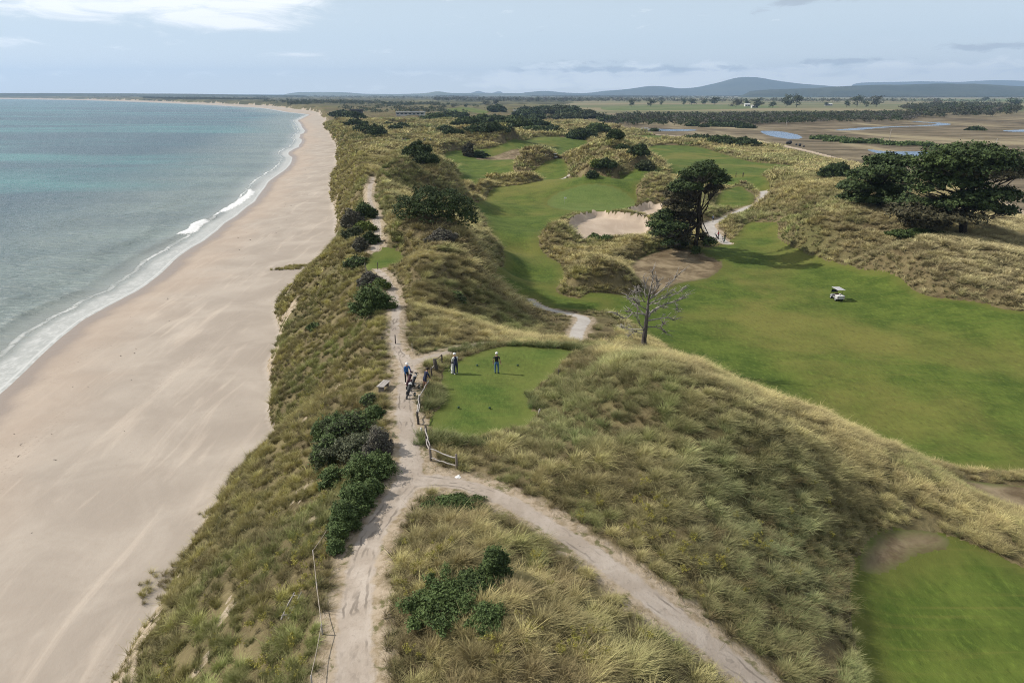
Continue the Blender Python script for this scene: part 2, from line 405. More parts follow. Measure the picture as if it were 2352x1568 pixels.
region('tee_ground', 'tee', 'mown tee ground where the golfers stand', [(984, 982), (1010, 998), (1052, 1011), (1095, 1006), (1136, 994), (1180, 984), (1214, 980), (1237, 955), (1217, 935), (1212, 913), (1236, 891), (1273, 857), (1293, 830), (1331, 807), (1304, 796), (1220, 791), (1150, 794), (1080, 814),
       (1038, 837), (1015, 853), (1013, 879), (1021, 913), (1018, 935), (990, 946)], 12)
region('tee_ground', 'tee', 'small mown tee on the crest beside the sea path', [(833, 613), (850, 590), (890, 580), (930, 592), (937, 605), (880, 613), (850, 619)], 13)
region('mown_green', 'fairway', 'mown green in the bottom right corner', [(1995, 1640), (1985, 1560), (1960, 1480), (1945, 1410), (1950, 1330), (1985, 1255), (2040, 1232), (2110, 1222), (2200, 1235), (2290, 1262), (2352, 1290), (2600, 1350), (2900, 1600), (2600, 2000), (2100, 1900)], 7.7)
region('bare_ground', 'bare', 'scuffed sandy upper corner of the bottom right green', [(1985, 1262), (2040, 1234), (2120, 1225), (2190, 1238), (2170, 1262), (2110, 1270), (2060, 1300), (1990, 1330), (1966, 1310)], 7.7)
region('bare_ground', 'bare', 'dry straw coloured bare ground right of the grass dune', [(2140, 1090), (2250, 1086), (2352, 1092), (2600, 1100), (2600, 1200), (2352, 1190), (2260, 1165), (2190, 1130)], 4.6)
region('sand_bunker', 'sand', 'large sand bunker with two small shrubs in it', [(1306, 540), (1308, 520), (1345, 498), (1390, 492), (1432, 505), (1480, 509), (1505, 515), (1485, 535), (1470, 552), (1420, 561), (1350, 567), (1316, 558)], 3.4)
region('sand_bunker', 'sand', 'smaller sand bunker behind the large one', [(1430, 486), (1470, 470), (1522, 467), (1525, 482), (1500, 503), (1460, 500)], 3.9)
region('sand_bunker', 'sand', 'tiny sand bunker on the far right fairway', [(1626, 435), (1640, 430), (1664, 432), (1655, 441), (1640, 442)], 4.2)
region('bare_ground', 'bare', 'brown bare bank beyond the middle fairway', [(1075, 368), (1130, 360), (1200, 350), (1240, 357), (1225, 362), (1150, 366)], 5.5)
trackreg('sand_track', 'track', 'pale sand track with wheel ruts along the dune crest', [(812, 1900, 12, 1.1), (812, 1568, 12, 1.1), (815, 1450, 12, 1.1), (822, 1330, 12, 1.05), (852, 1230, 12, 1.05), (902, 1160, 12, 1.1), (948, 1090, 12, 1.1), (940, 1010, 12, 0.95), (928, 950, 12, 0.95), (932, 885, 12, 0.95), (940, 835, 12, 1.0),
       (908, 795, 12.2, 0.75), (905, 760, 12.3, 0.72), (912, 720, 12.4, 0.75), (905, 680, 12.4, 0.8), (885, 640, 12.6, 0.8), (865, 618, 12.9, 0.7)])
trackreg('sand_track', 'track', 'pale sea path on the crest beyond the small tee', [(862, 585, 13, 0.95), (868, 560, 13, 0.95), (866, 520, 12.9, 1.0), (862, 488, 12.8, 0.95), (848, 470, 12.7, 0.8), (848, 440, 12.5, 0.9), (857, 408, 12.2, 0.9)])
trackreg('sand_track', 'track', 'brown sand track turning off to the bottom right', [(955, 1105, 12, 1.15), (1040, 1105, 12, 0.95), (1130, 1135, 12, 0.9), (1230, 1190, 12, 0.9), (1400, 1300, 11.8, 0.95), (1550, 1420, 11.2, 1.0), (1680, 1520, 10.6, 1.0), (1790, 1605, 10.2, 1.0), (2000, 1800, 10, 1.0)])
trackreg('sand_track', 'track', 'sand path branching off behind the tee', [(935, 838, 12, 0.9), (985, 822, 11.9, 0.8), (1040, 808, 11.8, 0.75), (1075, 801, 11.6, 0.75), (1110, 799, 11.3, 0.6)])
trackreg('gravel_path', 'path', 'grey gravel path winding past the dead tree', [(1306, 797, 8.2, 1.0), (1322, 780, 7.6, 1.15), (1328, 752, 6.0, 1.2), (1347, 732, 5.2, 1.2), (1320, 724, 4.9, 1.1), (1280, 717, 4.7, 1.1), (1245, 708, 4.5, 1.1), (1216, 690, 4.3, 1.0)])
trackreg('gravel_path', 'path', 'pale concrete path curving behind the middle pine', [(1668, 558, 3.3, 1.6), (1650, 548, 3.4, 1.9), (1635, 530, 3.5, 2.0), (1622, 514, 3.5, 1.8), (1660, 506, 3.6, 1.6), (1710, 490, 3.6, 1.6), (1742, 475, 3.6, 1.7), (1757, 458, 3.7, 1.6), (1754, 440, 3.8, 1.5)])
trackreg('gravel_path', 'path', 'short grey path beside the bushy mound', [(1285, 412, 5, 0.9), (1302, 405, 5.5, 1.0), (1312, 400, 6, .9)])
trackreg('gravel_path', 'path', 'short grey path on the far left green', [(984, 330, 10, 1.3), (1000, 333, 10, 1.4), (1012, 337, 10, 1.3)])


def sdf(rg, x, y):
    """signed distance (negative inside) and nearest boundary point"""
    x, y = np.ravel(x), np.ravel(y)
    if 'poly' in rg:
        p = rg['poly']
        q = np.roll(p, -1, 0)
        best = np.full(len(x), 1e18)
        nx, ny = x.copy(), y.copy()
        ins = np.zeros(len(x), bool)
        for (ax, ay), (bx, by) in zip(p, q):
            dx, dy = bx - ax, by - ay
            L = dx * dx + dy * dy + 1e-9
            t = np.clip(((x - ax) * dx + (y - ay) * dy) / L, 0, 1)
            qx, qy = ax + t * dx, ay + t * dy
            d = (x - qx) ** 2 + (y - qy) ** 2
            m = d < best
            best[m] = d[m]
            nx[m] = qx[m]
            ny[m] = qy[m]
            if ay != by:
                c = (ay > y) != (by > y)
                ins ^= c & (x < ax + (y - ay) / (by - ay) * dx)
        d = np.sqrt(best)
        return np.where(ins, -d, d), nx, ny
    p = rg['line']
    best = np.full(len(x), 1e18)
    cxx, cyy, hw = x.copy(), y.copy(), np.zeros(len(x))
    for (ax, ay, aw), (bx, by, bw) in zip(p[:-1], p[1:]):
        dx, dy = bx - ax, by - ay
        L = dx * dx + dy * dy + 1e-9
        t = np.clip(((x - ax) * dx + (y - ay) * dy) / L, 0, 1)
        qx, qy = ax + t * dx, ay + t * dy
        w = aw + t * (bw - aw)
        d = np.hypot(x - qx, y - qy) - w
        m = d < best
        best[m] = d[m]
        cxx[m] = qx[m]
        cyy[m] = qy[m]
        hw[m] = w[m]
    r = np.hypot(x - cxx, y - cyy) + 1e-6
    return best, cxx + (x - cxx) / r * hw, cyy + (y - cyy) / r * hw


KINDS = ('dune', 'plain', 'paddock', 'water', 'road', 'fairway', 'bare', 'green', 'tee', 'sand', 'track', 'path')
LOWK = {'fairway', 'green', 'tee', 'track', 'path', 'bare', 'sand', 'road', 'water'}


def classify(x, y, full=False):
    """index of the topmost region at each place, -1 = open dune; also distances to mown/bare ground and to tracks"""
    x, y = np.ravel(x), np.ravel(y)
    idx = np.full(len(x), -1)
    flat = np.full(len(x), 40.0)
    trk = np.full(len(x), 40.0)
    inn = np.full(len(x), 0.0)
    for i, rg in enumerate(REG):
        b = rg['bb']
        m = (x > b[0]) & (x < b[1]) & (y > b[2]) & (y < b[3])
        if not m.any():
            continue
        d, _, _ = sdf(rg, x[m], y[m])
        k = idx[m]
        k[d < 0] = i
        idx[m] = k
        inn[m] = np.where(d < 0, -d, np.minimum(inn[m], np.abs(d)))
        if rg['kind'] == 'dune':
            f = flat[m]
            flat[m] = np.where(d < 0, np.maximum(-d, 0), f)
        elif rg['kind'] in LOWK:
            flat[m] = np.minimum(flat[m], np.maximum(d, 0))
        if rg['kind'] in ('track', 'path'):
            trk[m] = np.minimum(trk[m], d)
    return (idx, flat, trk, inn) if full else (idx, flat, trk)


def height(x, y, flat=None, idx=None):
    x, y = np.ravel(x).astype(float), np.ravel(y).astype(float)
    if flat is None:
        idx, flat, _ = classify(x, y)
    z = rbf(x, y)
    rough = np.clip(flat / 4.0, 0, 1)
    isplain = np.isin(idx, [i for i, r in enumerate(REG) if r['kind'] in ('plain', 'paddock')])
    dist = np.hypot(x, y)
    amp = np.where(isplain, 0.12, 1.0)
    step = 0.9 * smooth(0, 3.2, flat) * smooth(70, 110, dist) * (~isplain)
    z = z + step
    n = (0.9 + 0.8 * smooth(100, 170, dist)) * fbm(x / 17, y / 17, 2) + 0.30 * fbm(x / 5, y / 5, 2) * (dist < 400)
    n = n + np.clip((dist - 260) / 300, 0, 1) * 2.0 * fbm(x / 55 + 4, y / 55, 3)
    n = n * (1 - 0.8 * smooth(.20, .32, x / np.maximum(y, 1)) * smooth(240, 320, dist))
    n = n * (1 - 0.9 * np.exp(-(((x - PQ[0]) / 15) ** 2 + ((y - PQ[1]) / 14) ** 2)))
    z = z + n * rough * amp
    for mx, my, ra, rb, mh in MOUNDS:
        q = ((x - mx) / ra) ** 2 + ((y - my) / rb) ** 2
        k = q < 4
        if k.any():
            z[k] += mh * np.exp(-q[k] ** 1.4) * np.clip(flat[k] / 2.2, 0, 1)
    # gentle swells on mown ground
    z = z + 0.25 * fbm(x / 14 + 31, y / 14, 2) * (1 - rough) * np.isin(idx, [i for i, r in enumerate(REG) if r['kind'] == 'fairway'])
    for rg in REG:
        if rg['kind'] == 'sand':
            b = rg['bb']
            m = (x > b[0]) & (x < b[1]) & (y > b[2]) & (y < b[3])
            if m.any():
                d, _, _ = sdf(rg, x[m], y[m])
                z[m] += np.where(d < 0, -1.3 * smooth(0, 1.5, -d), 0.45 * np.exp(-(d / 1.4) ** 2))
    # the dune front
    sx, tx, cx_ = shoreX(y), toeX(y), crestX(y)
    s = (x - tx) / np.maximum(cx_ - tx, 3)
    f = np.clip(s, 0, 1)
    f = f ** 0.82
    zt = 2.0 + 0.25 * fbm(x / 9, y / 9, 2) * np.clip((x - sx) / 10, 0, 1)
    bx = np.clip((x - sx) / np.maximum(tx - sx, 1), -3, 1)
    zb = np.where(bx > 0, zt * np.clip(bx, 0, 1) ** 0.8, bx * 2.5)
    zz = np.where(s < 0, zb, zt + (np.maximum(z, 2.5) - zt) * f)
    z = np.where(s < 1, zz, z)
    return np.where(isplain & (s > 1), np.minimum(z, 3.0), z)


def bare_mask(x, y):
    """open sand on the seaward dune front: 1 = no plants"""
    x, y = np.ravel(x), np.ravel(y)
    tx = toeX(y)
    s = (x - tx) / np.maximum(crestX(y) - tx, 3)
    w = np.interp(np.hypot(x, y), [0, 120, 500, 2000], [1, 1.4, 4, 8])
    n = fbm(x / (1.7 * w) + 5, (y - 0.6 * x) / (2.6 * w), 3)
    th = np.interp(s, [0, .12, .35, .8, 1.0], [0.1, 0.5, 0.85, 1.0, 9])
    return smooth(th - .06, th + .06, n) * (s < 1)


def hz(x, y):
    return float(height(np.array([x]), np.array([y]))[0])


def hit(px, py, t0=20, t1=6000, lift=0.0):
    """where the pixel's ray meets the ground"""
    dx, dy, dz = ray(px, py)
    t = t0 * (t1 / t0) ** np.linspace(0, 1, 700)
    h = height(dx * t, dy * t) + lift
    g = CZ + dz * t - h
    k = np.where(g < 0)[0]
    if len(k) == 0:
        k = [len(t) - 1]
    i = max(int(k[0]), 1)
    a, b = t[i - 1], t[i]
    tt = np.linspace(a, b, 60)
    h = height(dx * tt, dy * tt) + lift
    g = CZ + dz * tt - h
    k = np.where(g < 0)[0]
    j = int(k[0]) if len(k) else 59
    return float(dx * tt[j]), float(dy * tt[j]), float(h[j] - lift)

# ------------------------------------------------------------------ materials of the ground
def material(name, rough=0.9, spec=0.2):
    m = bpy.data.materials.new(name)
    m.use_nodes = True
    t = NT(m.node_tree)
    b = m.node_tree.nodes['Principled BSDF']
    b.inputs['Roughness'].default_value = rough
    b.inputs['Specular IOR Level'].default_value = spec
    t.b = b
    t.m = m
    t.pos = t.new('ShaderNodeNewGeometry').outputs['Position']
    return t


def bumped(t, h, strength, dist):
    bp = t.new('ShaderNodeBump')
    bp.inputs['Strength'].default_value = strength
    bp.inputs['Distance'].default_value = dist
    t.put(bp.inputs['Height'], h)
    t.put(t.b.inputs['Normal'], bp.outputs[0])


def xy(t):
    """position flattened on the ground plan"""
    return t.vmath('MULTIPLY', t.pos, (1, 1, 0))


def sand_colour(t, base=(0.352, 0.306, 0.256), dark=(0.285, 0.244, 0.202)):
    p = xy(t)
    n = t.noise(p, 0.11, 4, 0.6, 0.5)
    c = t.mix(t.ramp(n, 0.35, 0.7), dark, base)
    s = t.noise(t.mapping(p, (0.9, 0.12, 1), (0, 0, R(-11))), 0.5, 4, 0.6, 0.8)
    c = t.mix(t.math('MULTIPLY', t.ramp(s, 0.5, 0.75), 0.35), c, (0.52, 0.44, 0.36))
    g = t.noise(p, 3.0, 4, 0.7)
    return t.mix(t.math('MULTIPLY', t.ramp(g, 0.45, 0.8), 0.22), c, (0.28, 0.21, 0.155))


def mat_beach():
    t = material('beach_sand', 0.85, 0.25)
    p = xy(t)
    c = sand_colour(t)
    sh = t.attr('shore').outputs['Fac']
    n = t.noise(p, 0.15, 3, 0.6)
    wet = t.ramp(t.math('ADD', sh, t.math('MULTIPLY', n, -5.0)), -1.0, 2.5, 1.0, 0.0)
    damp = t.ramp(t.math('ADD', sh, t.math('MULTIPLY', t.noise(p, 0.05, 4, 0.6), -26.0)), -8.0, 4.0, 1.0, 0.0)
    c = t.mix(t.math('MULTIPLY', damp, 0.45), c, (0.355, 0.275, 0.21))
    c = t.mix(wet, c, (0.235, 0.185, 0.145))
    # tide wrack and footprints
    pr = t.noise(p, 2.6, 3, 0.6)
    walk = t.noise(t.mapping(p, (1.0, .10, 1), (0, 0, R(-13))), 0.22, 3, 0.5)
    c = t.mix(t.math('MULTIPLY', t.math('MULTIPLY', t.ramp(pr, 0.56, 0.68), t.ramp(walk, 0.52, 0.62)), 0.42), c, (0.20, 0.16, 0.125))
    w = t.noise(t.mapping(p, (1, .4, 1), (0, 0, R(-30))), 0.8, 5, 0.75)
    band = t.math('MULTIPLY', t.ramp(sh, 3, 7), t.ramp(sh, 9, 18, 1.0, 0.0))
    c = t.mix(t.math('MULTIPLY', t.math('MULTIPLY', t.ramp(w, 0.66, 0.74), band), 0.65), c, (0.10, 0.075, 0.055))
    t.put(t.b.inputs['Base Color'], c)
    t.put(t.b.inputs['Roughness'], t.math('SUBTRACT', 0.88, t.math('MULTIPLY', wet, 0.5)))
    h = t.math('ADD', t.noise(p, 0.6, 4, 0.6), t.math('MULTIPLY', t.noise(p, 5.0, 3, 0.7), 0.25))
    bumped(t, h, 0.5, 0.12)
    return t.m


def shoulder_colour(t, p):
    """trodden sand with scraps of turf beside the tracks"""
    n = t.noise(p, 1.7, 4, 0.7)
    c = t.mix(t.ramp(n, 0.4, 0.65), (0.33, 0.27, 0.20), (0.21, 0.165, 0.105))
    g = t.noise(p, 0.9, 4, 0.7, 0.5)
    return t.mix(t.math('MULTIPLY', t.ramp(g, 0.54, 0.64), 0.8), c, (0.085, 0.085, 0.030))


def mat_dune():
    t = material('dune_soil', 0.95, 0.1)
    p = xy(t)
    n1 = t.noise(p, 0.35, 4, 0.65)
    n2 = t.noise(p, 1.7, 4, 0.7)
    n3 = t.noise(p, 0.03, 3, 0.6)
    c = t.mix(t.ramp(n1, 0.35, 0.7), (0.085, 0.066, 0.035), (0.165, 0.135, 0.068))
    c = t.mix(t.math('MULTIPLY', t.ramp(n2, 0.5, 0.75), 0.6), c, (0.23, 0.19, 0.11))
    c = t.mix(t.math('MULTIPLY', t.ramp(n3, 0.48, 0.62), 0.55), c, (0.085, 0.095, 0.03))
    sp = t.new('ShaderNodeSeparateXYZ')
    t.put(sp.inputs[0], t.pos)
    c = t.mix(t.math('MULTIPLY', t.ramp(sp.outputs[1], 900, 2200), 0.8), c, t.mix(t.ramp(t.noise(p, 0.004, 4, 0.6), 0.45, 0.6), (0.040, 0.045, 0.022), (0.12, 0.115, 0.055)))
    sand = shoulder_colour(t, p)
    trk = t.attr('trk').outputs['Fac']
    m = t.ramp(t.math('ADD', trk, t.math('MULTIPLY', n1, -2.4)), -1.1, -0.3, 1.0, 0.0)
    c = t.mix(m, c, sand)
    lowf = t.ramp(t.math('ADD', t.attr('bare').outputs['Fac'], t.math('MULTIPLY', n2, 0.3)), 0.5, 0.75)
    c = t.mix(lowf, c, t.mix(t.ramp(n2, 0.42, 0.62), (0.36, 0.295, 0.225), (0.22, 0.175, 0.11)))
    t.put(t.b.inputs['Base Color'], c)
    bumped(t, t.math('ADD', n1, n2), 0.7, 0.3)
    return t.m


def grass_mat(name, a, b, dry, dryamt=0.5, sc=1.0):
    t = material(name, 0.95, 0.12)
    p = xy(t)
    big = t.noise(p, 0.035 * sc, 4, 0.6, 0.4)
    mid = t.noise(p, 0.22 * sc, 4, 0.65)
    fine = t.noise(t.mapping(p, (1, .45, 1), (0, 0, R(25))), 2.2 * sc, 4, 0.75)
    c = t.mix(t.ramp(mid, 0.33, 0.68), a, b)
    c = t.mix(t.math('MULTIPLY', t.ramp(big, 0.46, 0.66), dryamt), c, dry)
    c = t.mix(t.math('MULTIPLY', t.ramp(fine, 0.5, 0.78), 0.5), c, tuple(v * 1.9 for v in b))
    c = t.mix(t.math('MULTIPLY', t.ramp(fine, 0.5, 0.25), 0.5), c, tuple(v * 0.45 for v in a))
    inn = t.math('ADD', t.attr('inn').outputs['Fac'], t.math('MULTIPLY', mid, -3.2))
    c = t.mix(t.ramp(inn, -1.6, 0.9, 0.7, 0.0), c, tuple((u + v) * .5 for u, v in zip(dry, a)))
    st = t.noise(t.mapping(p, (.10, 2.6, 1), (0, 0, R(62))), 0.9 * sc, 3, 0.6)
    c = t.mix(t.math('MULTIPLY', t.ramp(st, 0.52, 0.72), 0.22), c, dry)
    t.put(t.b.inputs['Base Color'], c)
    bumped(t, t.math('ADD', fine, t.noise(p, 9.0, 2, 0.7)), 0.55, 0.08)
    return t.m


def mat_track(name, a, b, rut=True):
    t = material(name, 0.95, 0.1)
    p = xy(t)
    n1 = t.noise(p, 0.5, 4, 0.65, 0.5)
    n2 = t.noise(p, 4.5, 4, 0.7)
    c = t.mix(t.ramp(n1, 0.35, 0.7), a, b)
    c = t.mix(t.math('MULTIPLY', t.ramp(n2, 0.52, 0.75), 0.45), c, tuple(v * 0.55 for v in a))
    if rut:
        d = t.attr('trk').outputs['Fac']        # negative towards the middle
        w = t.math('ADD', t.math('MULTIPLY', d, 16.0), t.math('MULTIPLY', t.noise(p, 0.9, 2, 0.5), 9.0))
        s = t.math('SINE', w)
        k = t.math('MULTIPLY', t.ramp(s, 0.2, 0.95), t.ramp(t.noise(p, 0.35, 3, 0.6), 0.45, 0.6))
        c = t.mix(t.math('MULTIPLY', k, 0.75), c, tuple(v * 0.5 for v in a))
    e = t.math('ADD', t.attr('trk').outputs['Fac'], t.math('MULTIPLY', t.noise(p, 1.6, 4, 0.65), 0.9))
    if name != 'road_dirt':
        c = t.mix(t.ramp(e, -0.02, 0.26), c, shoulder_colour(t, p))
    t.put(t.b.inputs['Base Color'], c)
    h = t.math('ADD', n2, n1)
    bumped(t, h, 0.6, 0.06)
    return t.m


def mat_plain():
    t = material('marsh_soil', 0.95, 0.1)
    p = xy(t)
    big = t.noise(t.mapping(p, (1, .35, 1), (0, 0, R(8))), 0.010, 5, 0.62, 0.6)
    mid = t.noise(t.mapping(p, (.5, 1.6, 1), (0, 0, R(-6))), 0.045, 5, 0.7, 0.4)
    fine = t.noise(p, 0.5, 5, 0.8)
    c = t.mix(t.ramp(mid, 0.38, 0.62), (0.070, 0.056, 0.036), (0.185, 0.150, 0.098))
    c = t.mix(t.ramp(big, 0.52, 0.63), c, (0.25, 0.21, 0.13))
    c = t.mix(t.math('MULTIPLY', t.ramp(big, 0.42, 0.33), 0.75), c, (0.052, 0.042, 0.030))
    far_ = t.ramp(t.new('ShaderNodeSeparateXYZ').outputs[0], 0, 1)
    sp = t.new('ShaderNodeSeparateXYZ')
    t.put(sp.inputs[0], t.pos)
    far_ = t.ramp(sp.outputs[1], 950, 1500)
    fields = t.noise(t.mapping(p, (.25, 1.0, 1), (0, 0, R(4))), 0.0035, 3, 0.5)
    c = t.mix(far_, c, t.mix(t.ramp(fields, 0.42, 0.58), (0.20, 0.170, 0.10), (0.110, 0.120, 0.055)))
    c = t.mix(t.math('MULTIPLY', t.ramp(fine, 0.5, 0.75), 0.4), c, (0.06, 0.045, 0.03))
    t.put(t.b.inputs['Base Color'], c)
    bumped(t, fine, 0.8, 0.5)
    return t.m


def mat_water():
    t = material('river_water', 0.15, 0.3)
    p = xy(t)
    n = t.noise(t.mapping(p, (1, .6, 1)), 1.2, 4, 0.65)
    t.put(t.b.inputs['Base Color'], (0.05, 0.10, 0.19))
    bumped(t, n, 0.5, 0.25)
    return t.m


def mat_bare():
    t = material('bare_soil', 0.95, 0.1)
    p = xy(t)
    n1 = t.noise(p, 0.25, 5, 0.7, 0.5)
    n2 = t.noise(t.mapping(p, (1, 3, 1)), 1.4, 5, 0.75)
    c = t.mix(t.ramp(n1, 0.35, 0.68), (0.10, 0.072, 0.043), (0.26, 0.205, 0.13))
    c = t.mix(t.math('MULTIPLY', t.ramp(n2, 0.5, 0.7), 0.5), c, (0.11, 0.105, 0.035))
    inn = t.math('ADD', t.attr('inn').outputs['Fac'], t.math('MULTIPLY', n1, -3.2))
    c = t.mix(t.ramp(inn, -2.2, -0.6, 1.0, 0.0), c, t.mix(n2, (0.052, 0.076, 0.015), (0.095, 0.108, 0.028)))
    t.put(t.b.inputs['Base Color'], c)
    bumped(t, n2, 0.6, 0.1)
    return t.m


def mat_sand(name='bunker_sand'):
    t = material(name, 0.9, 0.15)
    t.put(t.b.inputs['Base Color'], sand_colour(t, (0.43, 0.35, 0.27), (0.34, 0.27, 0.205)))
    bumped(t, t.noise(xy(t), 1.2, 5, 0.65), 0.5, 0.15)
    return t.m


GM = dict(dune=mat_dune(), beach=mat_beach(), plain=mat_plain(), water=mat_water(), bare=mat_bare(), sand=mat_sand(),
          paddock=grass_mat('paddock_grass', (0.075, 0.10, 0.035), (0.10, 0.13, 0.045), (0.18, 0.165, 0.085), 0.5, 0.2),
          fairway=grass_mat('fairway_grass', (0.046, 0.074, 0.012), (0.086, 0.116, 0.021), (0.160, 0.142, 0.040), 0.66),
          green=grass_mat('green_grass', (0.076, 0.112, 0.027), (0.102, 0.138, 0.036), (0.12, 0.13, 0.04), 0.4),
          tee=grass_mat('tee_grass', (0.048, 0.084, 0.015), (0.084, 0.120, 0.024), (0.15, 0.145, 0.040), 0.55, 1.6),
          road=mat_track('road_dirt', (0.33, 0.265, 0.195), (0.42, 0.345, 0.265), False),
          track=mat_track('track_sand', (0.29, 0.245, 0.20), (0.37, 0.322, 0.274)),
          path=mat_track('path_gravel', (0.33, 0.305, 0.275), (0.40, 0.375, 0.345), False))


def npmesh(name, v, f, smooth_=True):
    """mesh from numpy vertices (n,3) and faces (m,3|4)"""
    me = bpy.data.meshes.new(name)
    v = np.ascontiguousarray(v, dtype=np.float32)
    f = np.ascontiguousarray(f, dtype=np.int32)
    k = f.shape[1]
    me.vertices.add(len(v))
    me.vertices.foreach_set('co', v.ravel())
    me.loops.add(f.size)
    me.loops.foreach_set('vertex_index', f.ravel())
    me.polygons.add(len(f))
    me.polygons.foreach_set('loop_start', np.arange(0, f.size, k, dtype=np.int32))
    me.polygons.foreach_set('loop_total', np.full(len(f), k, dtype=np.int32))
    me.update(calc_edges=True)
    me.validate()
    if smooth_:
        me.polygons.foreach_set('use_smooth', np.ones(len(me.polygons), dtype=bool))
    return me


def link(name, me, mat=None, parent=None, **props):
    o = bpy.data.objects.new(name, me)
    col.objects.link(o)
    if mat is not None and me is not None and not me.materials:
        me.materials.append(mat)
    if parent is not None:
        o.parent = parent
    for k, v in props.items():
        o[k] = v
    return o


def fattr(me, name, arr, domain='POINT'):
    a = me.attributes.new(name, 'FLOAT', domain)
    a.data.foreach_set('value', np.ascontiguousarray(arr, dtype=np.float32))


# ------------------------------------------------------------------ the land
def build_land():
    ys = [-12.0]
    while ys[-1] < 118:
        ys.append(ys[-1] + (0.30 if 12 < ys[-1] < 66 else 0.42 if ys[-1] > 12 else 1.2))
    while ys[-1] < 7000:
        ys.append(ys[-1] * 1.0065)
    while ys[-1] < 60000:
        ys.append(ys[-1] * 1.12)
    ys = np.array(ys)
    NC = 470
    s = np.linspace(-1, 1, NC)
    s = s * (0.82 + 0.18 * s * s)
    half = 62 + 0.98 * np.maximum(ys, 0)
    X = s[None, :] * half[:, None]
    X = np.clip(X, (shoreX(ys) - np.maximum(6, half * .06))[:, None], None)
    X = np.where(np.arange(NC)[None, :] == 0, X, X)
    # columns squeezed against the sea edge are spread again
    lo = (shoreX(ys) - np.maximum(6, half * .06))
    lo = np.maximum(lo, -half)
    tt = (s - s[0]) / (s[-1] - s[0])
    X = lo[:, None] + (half - lo)[:, None] * tt[None, :]
    Y = np.repeat(ys[:, None], NC, 1)
    cell = np.minimum(np.gradient(X, axis=1), np.gradient(Y, axis=0))
    nr = len(ys)
    x, y, cell = X.ravel().copy(), Y.ravel().copy(), cell.ravel()
    done = np.zeros(len(x), bool)
    for rg in REG[::-1]:
        b = rg['bb']
        m = (x > b[0]) & (x < b[1]) & (y > b[2]) & (y < b[3]) & ~done
        ii = np.where(m)[0]
        if len(ii) == 0:
            continue
        d, nx, ny = sdf(rg, x[ii], y[ii])
        k = np.abs(d) < 0.47 * cell[ii]
        x[ii[k]] = nx[k]
        y[ii[k]] = ny[k]
        done[ii[k]] = True
    tx = toeX(y)
    k = (np.abs(x - tx) < 0.47 * cell) & ~done
    x[k] = tx[k]
    idx, flat, trk, inn = classify(x, y, True)
    z = height(x, y, flat, idx)
    i = np.arange(nr * NC).reshape(nr, NC)
    F_ = np.stack([i[:-1, :-1], i[:-1, 1:], i[1:, 1:], i[1:, :-1]], -1).reshape(-1, 4)
    fx, fy = x[F_].mean(1), y[F_].mean(1)
    fid, _, _ = classify(fx, fy)
    beach = fx < toeX(fy)
    fid[beach] = -2
    for gi, rg in enumerate(REG):
        if rg['kind'] == 'water':
            vs = np.unique(F_[fid == gi])
            if len(vs):
                z[vs] = np.percentile(z[vs], 20) - 0.05
    # normals over the whole sheet, so that neighbouring pieces shade as one
    P = np.stack([x, y, z], -1)
    n = np.cross(P[F_[:, 2]] - P[F_[:, 0]], P[F_[:, 3]] - P[F_[:, 1]])
    n /= np.linalg.norm(n, axis=1)[:, None] + 1e-12
    N = np.zeros_like(P)
    for c in range(4):
        np.add.at(N, F_[:, c], n)
    N /= np.linalg.norm(N, axis=1)[:, None] + 1e-12
    sx = shoreX(y)
    bare = bare_mask(x, y)
    # shore distance, roughly square to the waterline
    yy = np.maximum(y, 1)
    slope = (np.interp(yy + 12, sh_y, sh_x) - np.interp(yy - 12, sh_y, sh_x)) / 24
    shd = (x - sx) / np.sqrt(1 + slope ** 2)
    for gi in np.unique(fid):
        f = F_[fid == gi]
        if gi == -2:
            nm, kind, lab = 'beach', 'beach', 'wide pale sand beach below the dunes'
        elif gi == -1:
            nm, kind, lab = 'dune_ground', 'dune', 'tussock covered dune land along the coast'
        else:
            nm, kind, lab = REG[gi]['name'], REG[gi]['kind'], REG[gi]['label']
        vs, inv = np.unique(f, return_inverse=True)
        me = npmesh(nm, P[vs], inv.reshape(-1, 4))
        if len(me.vertices) == len(vs):
            me.normals_split_custom_set_from_vertices(N[vs])
        fattr(me, 'trk', trk[vs])
        fattr(me, 'bare', bare[vs])
        fattr(me, 'inn', inn[vs])
        fattr(me, 'shore', shd[vs])
        link(nm, me, GM[kind], kind='structure', label=lab, category=nm.replace('_', ' '))


build_land()


